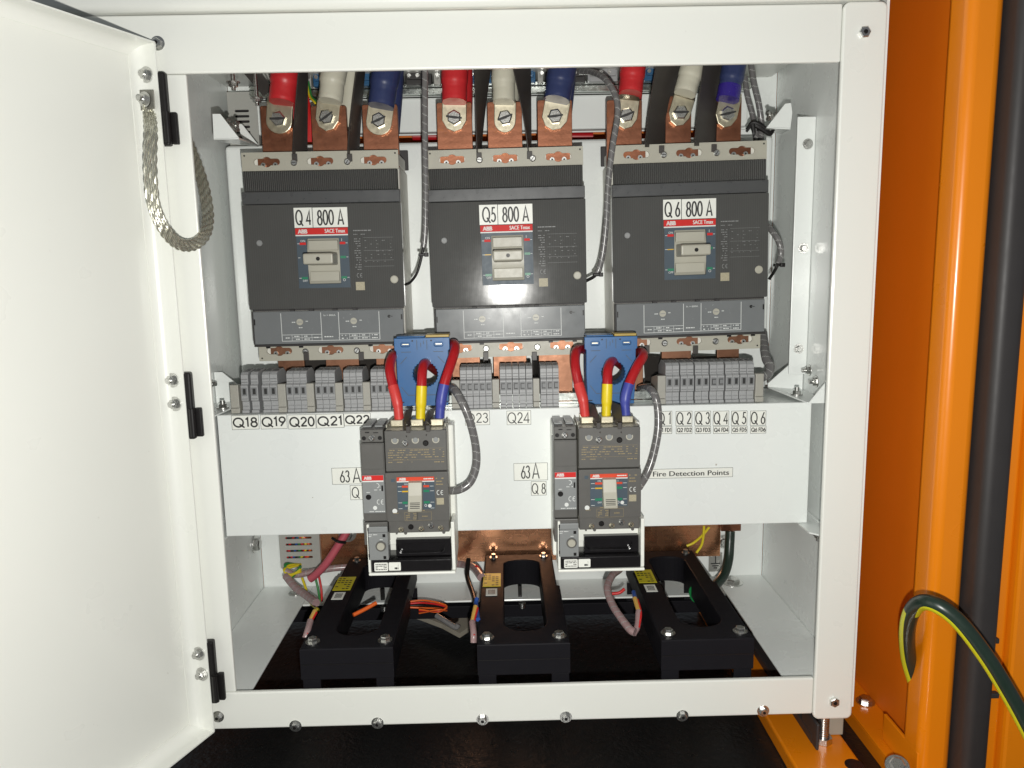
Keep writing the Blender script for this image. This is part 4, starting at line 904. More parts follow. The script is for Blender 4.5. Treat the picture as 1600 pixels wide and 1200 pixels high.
# ------------------------------------------------------------------ small breakers with residual current units
def small_breaker(px, py, where):
    c = P(px, py, 0.047)
    # residual current unit (white housing behind and below)
    u = thing('residual_current_unit', 'white and grey residual current unit carrying the %s small breaker' % where, 'residual current unit', c, group='residual current units')
    bm = NB(); box(bm, -0.0690, 0.0440, 0.040, 0.0728, -0.1120, 0.0640, 0.002)
    box(bm, 0.0395, 0.0440, 0.004, 0.0395, -0.1150, -0.052, 0.001); box(bm, -0.0650, 0.0390, 0.0205, 0.0395, -0.0860, -0.0660, 0.001)
    box(bm, -0.0650, 0.0440, 0.0005, 0.0395, -0.1190, -0.1155, 0.0012); box(bm, -0.0650, -0.0618, 0.0005, 0.0395, -0.1150, -0.052, 0.001)
    obj('housing', bm, 'sticker', u)
    bm = NB(); slabxz(bm, [rrect(-0.0310, 0.0380, -0.0985, -0.0765, 0.001, 2), rrect(-0.0290, 0.0300, -0.0945, -0.0815, 0.0060, 5)[::-1]], 0.0125, 0.0200, 0.0006)
    box(bm, -0.0310, 0.0380, 0.0201, 0.0204, -0.0985, -0.0765)
    box(bm, -0.0612, 0.0390, 0.0015, 0.0385, -0.1150, -0.0995, 0.0012); obj('black_base', bm, 'blackgloss', u)
    for x0, x1, nm in ((-0.0575, -0.0405, 'a'), (-0.0395, -0.0245, 'b')):
        bm = NB(); slabxz(bm, [rrect(x0, x1, -0.1130 if nm == 'a' else -0.1125, -0.1018, 0.0012, 3)], 0.0005, 0.0013); s = obj('rating_sticker', bm, 'sticker', u)
        bm = NB()
        if nm == 'a':
            for r_ in range(4): dashes(bm, x0+0.0015, x1-0.0015, -0.1040-r_*0.0022, 0.0010, 0.0003, 0, r_+3, 0.85, 0.003)
        else: dashes(bm, x0+0.005, x1-0.003, -0.1060, 0.0030, 0.0003, 0, 5, 0.7, 0.002); dashes(bm, x0+0.005, x1-0.003, -0.1095, 0.0025, 0.0003, 0, 8, 0.7, 0.002)
        obj('lettering', bm, 'ink', s)
    # left module
    bm = NB(); xl, xr = -0.0690, -0.0395
    box(bm, xl, xr, 0.0075, 0.0398, -0.0500, 0.0500, 0.0012); box(bm, xl+0.0008, xr-0.0008, 0.0090, 0.068, 0.0505, 0.0665, 0.0010)
    box(bm, xl+0.0015, xr-0.001, 0.0062, 0.0075, 0.0170, 0.0490, 0.0006)
    for k in (0, 1): box(bm, xl+0.0025+k*0.014, xl+0.0125+k*0.014, 0.022, 0.066, 0.0668, 0.0690, 0.0005, mi=1)
    box(bm, xl, xr+0.0005, 0.0045, 0.0398, -0.0800, -0.0505, 0.001)
    obj('module_body', bm, ['dark', 'rcgrey'], u)
    bm = NB(); panscrew(bm, ((xl+xr)/2-0.0005, 0.0088, 0.0560), r=0.0038, slot=2)
    for s_ in (-1, 1): cyl(bm, ((xl+xr)/2+s_*0.0098, 0.0089, 0.0560), ((xl+xr)/2+s_*0.0098, 0.0086, 0.0560), 0.0026, 12, mi=1)
    box(bm, (xl+xr)/2-0.008, (xl+xr)/2-0.003, 0.0086, 0.0089, 0.0625, 0.0640, mi=1); box(bm, (xl+xr)/2+0.002, (xl+xr)/2+0.008, 0.0086, 0.0089, 0.0622, 0.0632, mi=1)
    obj('terminal_screw', bm, ['zinc', 'black'], u)
    bm = NB(); box(bm, xl+0.001, xr-0.0012, 0.0040, 0.0074, -0.0385, 0.0105, 0.0008)
    cp = obj('rating_panel', bm, 'rcgrey', u)
    bm = NB(); y = 0.0037; quad(bm, xl+0.0012, xr-0.0022, 0.0035, 0.0100, y, 1); quad(bm, xl+0.0012, xr-0.0022, 0.0018, 0.0034, y, 0)
    ftext(bm, 'ABB', xl+0.0035, xl+0.0125, 0.0048, 0.0088, y-0.0002, 0, bold=0.0004)
    cyl(bm, (xl+0.0080, 0.0040, -0.0175), (xl+0.0080, 0.0034, -0.0175), 0.0034, 18, mi=2)
    dashes(bm, xl+0.003, xl+0.010, -0.0115, 0.0008, y, 0, 2, 0.8, 0.002); ribbon2d(bm, ell(xr-0.0105, -0.0030, 0.0028, 0.0028, 100, -90, 10), 0.0007, y, 0); dashes(bm, xr-0.014, xr-0.006, -0.0085, 0.0009, y, 0, 4, 0.8, 0.002)
    ribbon2d(bm, [(xr-0.0115+p[0]*0.0045, -0.0270+p[1]*0.006) for p in GL['C'][1][0]], 0.0007, y, 0)
    for s_ in GL['E'][1]: ribbon2d(bm, [(xr-0.0065+p[0]*0.0045, -0.0270+p[1]*0.006) for p in s_], 0.0007, y-2e-5*len(s_), 0)
    cyl(bm, (xr-0.014, 0.0039, -0.0315), (xr-0.014, 0.0036, -0.0315), 0.0026, 14, mi=0); dashes(bm, xl+0.006, xr-0.002, -0.0362, 0.0010, y, 0, 6, 0.8, 0.002); box(bm, xr-0.005, xr-0.003, 0.0034, 0.0039, -0.010, -0.003, mi=2)
    obj('lettering', bm, ['inkw', 'inkred', 'black'], cp)
    bm = NB(); box(bm, xl+0.0045, xr+0.0005, 0.0005, 0.0044, -0.0985, -0.0550, 0.0008); box(bm, xl+0.0045, xr+0.0005, 0.0046, 0.02, -0.0985, -0.0802, 0.0008); lo = obj('adjust_panel', bm, 'rcgrey', u)
    bm = NB(); cx_ = xr-0.0085; cyl(bm, (cx_, 0.0005, -0.0800), (cx_, -0.0012, -0.0800), 0.0066, 22, mi=0); cyl(bm, (cx_, -0.0012, -0.0800), (cx_, -0.0022, -0.0800), 0.0050, 22, 0.0045, mi=1); obj('test_button', bm, ['dark', 'beige'], lo)
    bm = NB(); y = 0.0002
    quad(bm, xl+0.0047, xr, -0.0623, -0.0620, y, 1); dashes(bm, xl+0.006, xl+0.017, -0.0650, 0.0009, y, 0, 3, 0.8, 0.002); dashes(bm, xl+0.006, xl+0.011, -0.0672, 0.0009, y, 0, 4, 0.8, 0.002)
    for zz in (-0.0665, -0.0950): quad(bm, xr-0.0060, xr-0.0025, zz-0.002, zz+0.002, y, 1)
    for zz in (-0.0585, -0.0920): quad(bm, xl+0.0050, xl+0.0065, zz-0.002, zz+0.002, y, 1)
    dashes(bm, xr-0.012, xr-0.006, -0.0715, 0.0009, y, 0, 6, 0.8, 0.002)
    obj('lettering', bm, ['inkw', 'black'], lo)
    # the breaker
    t = thing('circuit_breaker', 'small dark grey circuit breaker with beige toggle, the %s of two' % where, 'circuit breaker', c, group='small 63 A breakers')
    bm = NB(); box(bm, -0.0380, 0.0380, 0.0120, 0.0395, -0.0655, 0.0655, 0.0012); box(bm, -0.0382, 0.0382, 0.0400, 0.0705, 0.048, 0.0660, 0.001)
    # terminal pocket walls on top
    for xx in (-0.0375, -0.0125, 0.0125, 0.0355): box(bm, xx-0.0008, xx+0.0008, 0.020, 0.060, 0.0662, 0.0700, 0.0003)
    obj('base', bm, 'beige', t)
    bm = NB()
    for k in (-1, 0, 1): box(bm, k*0.0250-0.0080, k*0.0250+0.0080, 0.024, 0.045, 0.0662, 0.0750, 0.0012)
    obj('terminal_clamp', bm, 'tin', t)
    bm = NB(); box(bm, -0.0380, 0.0380, 0.0042, 0.0118, 0.0140, 0.0655, 0.0012); box(bm, -0.0378, 0.0378, 0.0042, 0.0118, -0.0650, -0.0482, 0.0012)
    slabxz(bm, [rrect(-0.0385, 0.0385, -0.0480, 0.0138, 0.001, 2)], -0.0010, 0.0118, 0.0006); box(bm, -0.030, -0.028, 0.008, 0.016, -0.068, -0.0652); 
    for xx in (-0.018, 0.030): cyl(bm, (xx, 0.012, -0.0675), (xx, 0.010, -0.0675), 0.002, 10)
    cov = obj('cover', bm, 'dark', t)
    bm = NB()
    for k in (-1, 0, 1):
        ribbon2d(bm, ell(k*0.0250-0.0003, 0.0535, 0.0038, 0.0038, 150, 390, 18), 0.0013, 0.0037, 0); cyl(bm, (k*0.0250-0.0003, 0.0042, 0.0535), (k*0.0250-0.0003, 0.0039, 0.0535), 0.0030, 16, mi=1)
    obj('terminal_hole', bm, ['beige', 'rcgrey'], cov)
    for xx, zz, r_, mt in ((-0.0130, 0.0500, 0.0040, 'zinc'), (0.0122, 0.0495, 0.0036, 'black'), (-0.0102, -0.0570, 0.0034, 'black'), (0.0150, -0.0560, 0.0036, 'zinc'), (-0.0225, -0.0605, 0.0034, 'tin'), (0.0028, -0.0600, 0.0034, 'tin'), (0.0270, -0.0595, 0.0034, 'tin')):
        bm = NB(); panscrew(bm, (xx, 0.0041, zz), r=r_, slot=2, ang=0.7); obj('screw', bm, [mt, 'black'], cov)
    bm = NB(); y = 0.0038
    for r_ in range(6):
        dashes(bm, -0.0345, 0.0345 if r_ < 4 else -0.005, 0.0410-r_*0.0030, 0.0010, y, 0, r_*3+1, 0.55, 0.0034)
    quad(bm, -0.034, 0.034, 0.0428, 0.0430, y, 0); quad(bm, -0.034, 0.034, 0.0285, 0.0287, y, 0); dashes(bm, 0.022, 0.034, 0.0255, 0.0012, y, 0, 3, 0.8, 0.003)
    y = -0.0014
    for x0, x1 in ((-0.0165, -0.0008), (-0.0008, 0.0165)):
        for zz in (-0.0365, -0.0470): quad(bm, x0, x1, zz-0.00015, zz+0.00015, y, 0)
        for xx in (x0, x1): quad(bm, xx-0.00015, xx+0.00015, -0.0470, -0.0365, y-2e-5, 0)
    for r_ in range(4): dashes(bm, -0.0150, -0.0100, -0.0385-r_*0.0022, 0.0010, y, 0, r_+2, 0.9, 0.002); dashes(bm, -0.006, -0.002, -0.0385-r_*0.0022, 0.0010, y, 0, r_+7, 0.9, 0.002)
    dashes(bm, 0.005, 0.012, -0.0420, 0.0012, y, 0, 9, 0.9, 0.002); dashes(bm, -0.014, -0.003, -0.0345, 0.0010, y, 0, 8, 0.8, 0.002); dashes(bm, 0.003, 0.009, -0.0345, 0.0010, y, 0, 8, 0.8, 0.002)
    for r_, (a_, b_) in enumerate(((0.0235, 0.0330), (0.0240, 0.0310), (0.0235, 0.0320))): dashes(bm, a_, b_, 0.0060-r_*0.0038, 0.0014, y, 0, r_+5, 0.85, 0.002)
    ribbon2d(bm, [(0.0240+p[0]*0.0042, -0.0150+p[1]*0.0058) for p in GL['C'][1][0]], 0.0007, y, 1)
    for s_ in GL['E'][1]: ribbon2d(bm, [(0.0288+p[0]*0.0042, -0.0150+p[1]*0.0058) for p in s_], 0.0007, y-2e-5*len(s_), 1)
    quad(bm, 0.0235, 0.0325, -0.0275, -0.0190, y, 2); quad(bm, -0.0315, -0.0270, 0.0025, 0.0065, y, 3)
    cyl(bm, (-0.0285, -0.0011, -0.0345), (-0.0285, -0.0016, -0.0345), 0.0030, 16, mi=1); dashes(bm, -0.033, -0.024, -0.0372, 0.0008, y-0.0004, 0, 2, 0.9, 0.002)
    obj('print', bm, ['inkgold', 'inkw', 'tan', 'window'], cov)
    bm = NB(); box(bm, -0.0245, 0.0215, -0.0016, -0.0011, -0.0330, 0.0020); sp = obj('switch_panel', bm, 'window', t)
    bm = NB(); y = -0.0019
    quad(bm, -0.0245, 0.0215, 0.0035, 0.0085, y, 1); quad(bm, -0.0245, 0.0215, 0.0021, 0.0034, y, 0); ftext(bm, 'ABB', -0.0215, -0.0135, 0.0042, 0.0077, y-0.0002, 0, bold=0.0004); dashes(bm, 0.0085, 0.0200, 0.0060, 0.0014, y-0.0002, 0, 3, 0.95, 0.002)
    for zz in (-0.0035, -0.0095, -0.0240, -0.0315):
        quad(bm, -0.0235, -0.0190, zz-0.00025, zz+0.00025, y, 0); quad(bm, 0.0160, 0.0205, zz-0.00025, zz+0.00025, y, 0)
    quad(bm, -0.0185, -0.0100, -0.0048, -0.0022, y, 1); quad(bm, 0.0080, 0.0150, -0.0048, -0.0022, y, 1); quad(bm, -0.0185, -0.0100, -0.0105, -0.0088, y, 3); quad(bm, 0.0080, 0.0150, -0.0110, -0.0080, y, 2); quad(bm, -0.0185, -0.0100, -0.0255, -0.0225, y, 2); quad(bm, 0.0080, 0.0150, -0.0255, -0.0225, y, 2)
    ftext(bm, 'I', 0.0095, 0.0099, -0.0018, 0.0008, y, 0); ftext(bm, 'ON', -0.0155, -0.0115, -0.0015, 0.0005, y, 0); ftext(bm, 'OFF', -0.0155, -0.0105, -0.0290, -0.0270, y, 0); cyl(bm, (0.0150, y, -0.0285), (0.0150, y-0.0003, -0.0285), 0.0023, 14, mi=0); ribbon2d(bm, ell(0.0100, -0.0280, 0.0012, 0.0015), 0.0005, y, 0)
    obj('lettering', bm, ['inkw', 'inkorange', 'inkgreen', 'inkyel'], sp)
    bm = NB()
    tb = curve_mesh([[(-0.0012, 0.0040), (-0.0012, -0.0320), (-0.0150, -0.0320), (-0.0195, -0.0300), (-0.0200, -0.0270), (-0.0125, -0.0120), (-0.0085, 0.0030)]], 0.0085, 0.0010)
    addbm(bm, tb, 0, Matrix(((0, 0, 1, -0.0015), (1, 0, 0, 0), (0, 1, 0, 0), (0, 0, 0, 1))))
    bmesh.ops.recalc_face_normals(bm, faces=bm.faces)
    for k in range(4): zz = -0.0200-k*0.0019; yy = -0.0125-(zz+0.0120)*-0.5; yy = -0.0125+(zz+0.0120)*0.5; box(bm, -0.0075, 0.0045, yy-0.0004, yy+0.001, zz-0.0004, zz+0.0004, mi=1)
    obj('toggle', bm, ['beige', 'ink'], sp)
    return t, c
SB = [small_breaker(651.5, 755, 'left'), small_breaker(953, 750, 'right')]
# ------------------------------------------------------------------ blue current transformers with cables
def blue_ct(px0, px1, py0, py1, where):
    y0 = 0.1245; a, b = P(px0, py1, y0), P(px1, py0, y0); w, h = b.x-a.x, b.z-a.z; c = Vector(((a.x+b.x)/2, y0, a.z))
    t = thing('current_transformer', 'blue plastic current transformer with serrated hole %s' % where, 'transformer', c, group='blue current transformers')
    hz = h*0.46; R = w*0.235
    hole = []
    for i in range(48): rr = R*(1.0 if i % 2 else 0.92); hole.append((0.003+rr*math.cos(2*PI*i/48), hz+rr*math.sin(2*PI*i/48)))
    out = [(-w*0.44, 0), (w*0.44, 0), (w*0.47, h*0.45), (w*0.47, h*0.80), (w*0.5, h*0.82), (w*0.5, h*0.99), (-w*0.5, h*0.99), (-w*0.5, h*0.82), (-w*0.47, h*0.80), (-w*0.47, h*0.45)]
    slots = [rrect(sx*w*0.30-w*0.08, sx*w*0.30+w*0.08, h*0.865, h*0.925, h*0.02, 3)[::-1] for sx in (-1, 1)]
    bm = NB(); slabxz(bm, [out, hole[::-1]]+slots, 0.0, 0.006, 0.0006)
    slabxz(bm, [[(-w*0.44, 0), (w*0.44, 0), (w*0.46, h*0.45), (w*0.46, h*0.97), (-w*0.46, h*0.97), (-w*0.46, h*0.45)], circ(0.003, hz, R*0.97, 32)[::-1]], 0.0062, 0.032, 0.0008)
    for s_ in ([(-w*0.40, h*0.62), (-w*0.28, h*0.72)], [(w*0.28, h*0.72), (w*0.40, h*0.62)], [(-w*0.40, h*0.28), (-w*0.28, h*0.16), (w*0.28, h*0.16), (w*0.40, h*0.28)], [(-w*0.09, h*0.82), (-w*0.09, h*0.96)], [(w*0.09, h*0.82), (w*0.09, h*0.96)], [(-w*0.02, h*0.86), (-w*0.02, h*0.92)], [(w*0.03, h*0.90), (w*0.03, h*0.95)], [(-w*0.38, h*0.79), (-w*0.20, h*0.79)], [(w*0.20, h*0.79), (w*0.38, h*0.79)]):
        ribbon2d(bm, s_, 0.0008, -0.0004, 1)
    for sx in (-1, 1): quad(bm, sx*w*0.40-0.004, sx*w*0.40+0.003, h*0.05, h*0.065, -0.0003, 2); quad(bm, sx*w*0.17-0.001, sx*w*0.17+0.001, h*0.94, h*0.96, -0.0003, 2)
    obj('body', bm, ['blueCT', 'window', 'black'], t)
    for sx in (-1, 1): bm = NB(); box(bm, sx*w*0.30-w*0.062, sx*w*0.30+w*0.062, 0.0064, 0.010, h*0.872, h*0.918, mi=1); box(bm, sx*w*0.30-w*0.055, sx*w*0.30+w*0.055, 0.003, 0.0063, h*0.892, h*0.902, mi=0); obj('terminal', bm, ['tin', 'black'], t)
    bm = NB(); box(bm, -w*0.46, w*0.05, 0.004, 0.030, h*0.992, h*1.012, 0.0006, mi=1); box(bm, w*0.07, w*0.49, 0.003, 0.030, h*0.992, h*1.030, 0.0006, mi=0); obj('terminal_cover', bm, ['brass', 'blueCT'], t)
    return t, c, w, h
CT = [blue_ct(620, 702, 526, 635, 'above the left small breaker'), blue_ct(914, 996, 524, 632, 'above the right small breaker')]
cab_sets = [
 [('red', 'redlight', [(624, 658, 0.083), (621, 630, 0.084), (614, 603, 0.090), (609, 577, 0.100), (613, 558, 0.125), (622, 553, 0.165), (640, 556, 0.20)]),
  ('yellow', 'yellow', [(657, 657, 0.083), (658, 630, 0.084), (659, 603, 0.086), (660, 580, 0.095), (664, 568, 0.115), (672, 572, 0.150), (682, 580, 0.21)]),
  ('blue', 'bluehs', [(687, 656, 0.083), (689, 630, 0.084), (694, 601, 0.088), (704, 570, 0.098), (711, 546, 0.115), (708, 537, 0.145), (694, 545, 0.20)])],
 [('red', 'redlight', [(914, 650, 0.083), (911, 625, 0.084), (904, 600, 0.092), (899, 572, 0.100), (900, 551, 0.118), (908, 545, 0.15), (920, 550, 0.20)]),
  ('yellow', 'yellow', [(947, 650, 0.083), (948, 628, 0.084), (949, 600, 0.086), (950, 578, 0.095), (955, 566, 0.115), (963, 565, 0.150), (972, 572, 0.21)]),
  ('blue', 'bluehs', [(978, 650, 0.083), (977, 625, 0.084), (983, 600, 0.088), (996, 572, 0.098), (1005, 556, 0.115), (1000, 550, 0.150), (985, 556, 0.20)])]]
for s_, (cset, side) in enumerate(zip(cab_sets, ('left', 'right'))):
    for nm, mt, pts in cset:
        wp = [P(*p) for p in pts]
        t = thing('red_cable', 'red cable with %s heat shrink end on the %s small breaker' % (nm, side), 'cable', wp[0], group='cables on the small breakers')
        bm = NB(); tube(bm, catmull(wp, 8)[10:], 0.0062, 16, 1); wobj('insulation', bm, 'redcable', t)
        bm = NB(); sl = catmull(wp, 8)[:17]
        def rf2(f): return 0.0068 if f > 0.52 else (0.0060 if f < 0.40 else 0.0060+0.0008*(f-0.40)/0.12)
        tube(bm, [sl[0], sl[3], sl[6], sl[9], sl[12], sl[16]], 0.0068, 16, 4, rfun=rf2); wobj('heat_shrink', bm, mt, t)
# barriers on the small breakers (pairs of short black leaves)
for k, (pts, lab) in enumerate((([(638, 680), (633, 662), (640, 638)], 'left leaf barrier between red and yellow ends on the left small breaker'), ([(669, 678), (666, 660), (676, 638)], 'right leaf barrier between yellow and blue ends on the left small breaker'),
                                ([(935, 674), (930, 652), (921, 630)], 'left leaf barrier between red and yellow ends on the right small breaker'), ([(968, 674), (964, 652), (962, 630)], 'right leaf barrier between yellow and blue ends on the right small breaker'))):
    bm = NB(); side = 0 if k < 2 else 1
    g = []
    for (px, py), hw, y0, y1 in zip(pts, ((3.0, 7.5, 5.0) if side == 0 else (3.0, 9.5, 7.5)), (0.050, 0.060, 0.080), (0.056, 0.085, 0.100)):
        sx = 1 if side == 0 else -1
        g.append([P(px-hw*sx, py+3, y0), P(px+hw*sx, py-3, y1)])
    a_, b_, c_ = g; gg = []
    for s2 in range(9):
        f = s2/8; gg.append([(a_[j]*(1-f)**2+b_[j]*2*f*(1-f)+c_[j]*f*f) if True else 0 for j in (0, 1)])
    sheet(bm, gg, 0.0012); q = P(pts[0][0], pts[0][1]-9, 0.052); box(bm, q.x-0.0025, q.x+0.0025, q.y-0.0025, q.y+0.004, q.z-0.004, q.z+0.004, 0.0005)
    tag(wobj('phase_barrier', bm, 'barrier'), 'black '+lab, 'phase barrier', 'black barriers on the small breakers')

# ------------------------------------------------------------------ spiral wrapped conduits
def conduit(pts, r, label, mat='wrap', sub=14, tie=None, tailr=None, tailfrom=1.0, group='grey spiral wrapped conduits'):
    wp = [P(*p) for p in pts]; t = thing('cable_conduit', label, 'conduit', wp[-1], group=group)
    bm = NB()
    def rf3(f): return r if f < tailfrom else (tailr or r)
    path = catmull(wp, sub); N = len(path)
    L = sum((path[i+1]-path[i]).length for i in range(N-1)); n = max(12, int(L/0.0012))
    # resample evenly
    acc = [0]
    for i in range(N-1): acc.append(acc[-1]+(path[i+1]-path[i]).length)
    rs = []; j = 0
    for i in range(n+1):
        s = L*i/n
        while j < N-2 and acc[j+1] < s: j += 1
        f = (s-acc[j])/max(1e-9, acc[j+1]-acc[j]); rs.append(path[j].lerp(path[j+1], min(1, f)))
    tube(bm, rs, r, 14, 1, mifun2=lambda i, k: 1 if ((i+k*9/14.0) % 9) < 1.0 and i/(n) < tailfrom else (0 if i/n < tailfrom else 2), rfun=rf3)
    wobj('spiral_wrap', bm, [mat, 'wrapedge', 'black'], t)
    if tie:
        bm = NB(); q = P(*tie); box(bm, q.x-0.0058, q.x+0.0045, q.y-0.0055, q.y+0.004, q.z-0.0018, q.z+0.0018, 0.0008); box(bm, q.x+0.002, q.x+0.0075, q.y-0.0065, q.y, q.z-0.0028, q.z+0.0028, 0.0008); wobj('cable_tie', bm, 'black', t)
    return t
conduit([(664, 90, 0.17), (664, 125, 0.168), (664, 200, 0.166), (665, 300, 0.168), (664, 365, 0.170), (660, 395, 0.171), (652, 425, 0.172), (642, 440, 0.175), (633, 445, 0.180)], 0.0040, 'grey spiral wrapped wire hanging between breakers Q4 and Q5', tie=(661, 398, 0.168), tailr=0.0018, tailfrom=0.80)
conduit([(905, 112, 0.25), (925, 113, 0.22), (946, 124, 0.18), (962, 150, 0.165), (965, 180, 0.163), (957, 230, 0.163), (950, 290, 0.166), (947, 350, 0.168), (941, 400, 0.170), (932, 428, 0.171), (914, 440, 0.180)], 0.0041, 'grey spiral wrapped wire hanging between breakers Q5 and Q6', tie=(933, 429, 0.166), tailr=0.0022, tailfrom=0.95)
conduit([(1172, 90, 0.24), (1178, 130, 0.24), (1186, 165, 0.24), (1190, 200, 0.245), (1187, 240, 0.265)], 0.0042, 'grey spiral wrapped wire right of the Q6 navy cable, the nearer of two', tie=(1190, 202, 0.236))
conduit([(1164, 120, 0.25), (1168, 150, 0.25), (1176, 180, 0.25), (1181, 205, 0.25), (1180, 240, 0.265)], 0.0040, 'thin grey spiral wrapped wire between the Q6 navy cable and its neighbour conduit')
conduit([(1190, 345, 0.24), (1204, 358, 0.20), (1217, 378, 0.19), (1220, 398, 0.19), (1213, 418, 0.19), (1202, 436, 0.20)], 0.0042, 'short grey spiral wrapped loop on the right side of breaker Q6', tie=(1216, 414, 0.184), tailr=0.0022, tailfrom=0.8)
conduit([(1192, 520, 0.24), (1194, 540, 0.22), (1197, 560, 0.20), (1203, 572, 0.19), (1200, 584, 0.185), (1190, 590, 0.18)], 0.0064, 'thick grey conduit end curling beside the right end of the terminal row')
conduit([(700, 608, 0.16), (707, 606, 0.11), (719, 623, 0.09), (733, 655, 0.085), (743, 695, 0.085), (744, 728, 0.083), (735, 753, 0.080), (718, 765, 0.078), (698, 767, 0.085)], 0.0052, 'grey spiral wrapped loop right of the left small breaker')
conduit([(1000, 607, 0.16), (1012, 606, 0.12), (1022, 616, 0.10), (1028, 640, 0.095), (1028, 675, 0.090), (1020, 715, 0.086), (1010, 742, 0.083), (998, 762, 0.085)], 0.0050, 'grey spiral wrapped loop right of the right small breaker')
for px, py, lab in ((1195, 203, 'black velcro like tie flaring around the conduits right of Q6'),):
    bm = NB(); a = [P(1166, 206, 0.225), P(1176, 195, 0.222), P(1190, 201, 0.222), P(1203, 210, 0.222), P(1209, 203, 0.222)]
    for k in range(2): tube(bm, [p+Vector((0, 0, 0.003*k)) for p in a], 0.0032, 8, 6, rfun=lambda f: 0.0018+0.0020*math.sin(PI*min(1, f*1.1))**2)
    tube(bm, [P(1176, 195, 0.222), P(1178, 208, 0.22), P(1177, 214, 0.22)], 0.0030, 8, 5, rfun=lambda f: 0.0034*(1-f)+0.0008)
    tag(wobj('cable_tie', bm, 'black'), 'black tie knotted around the conduits right of the Q6 navy cable', 'cable tie')
# wire bundle beside the Q4 red lug
for k, (mt, c0) in enumerate((('wirer', 'red'), ('wirer', 'red'), ('wirer', 'red'), ('wirey', 'yellow'), ('wireg', 'green'))):
    bm = NB(); tube(bm, [P(470+k*3, 128, 0.27), P(474+k*3.2, 150, 0.26), P(479+k*(3.0 if k < 3 else 4.2), 175 if k < 3 else 160, 0.25), P(482+k*2 if k < 3 else 500, 222 if k < 3 else 172, 0.25)], 0.0016, 8, 6)
    nn = ('leftmost thin red wire', 'middle thin red wire', 'rightmost thin red wire', 'thin yellow wire', 'thin green wire')[k]
    tag(wobj('wire', bm, mt), nn+' running down beside the red lug of Q4', 'wire', 'thin wires beside the Q4 red lug')
# strands behind header, upper left
bm = NB()
for k in range(5): tube(bm, [P(396+k*6, 105, 0.27), P(408+k*6, 120, 0.27), P(422+k*4, 150, 0.275)], 0.0012, 6, 4)
o = tag(wobj('wire_bundle', bm, 'duct'), 'bundle of thin pale wires above the upper left duct', 'wires')
bm = NB(); sheet(bm, [[P(372, 104, 0.21), P(400, 104, 0.22)], [P(412, 150, 0.24), P(426, 138, 0.25)]], 0.003); tag(wobj('edge_strip', bm, 'barrier'), 'dark brown strip crossing the roof corner left of the Q4 red cable', 'strip')
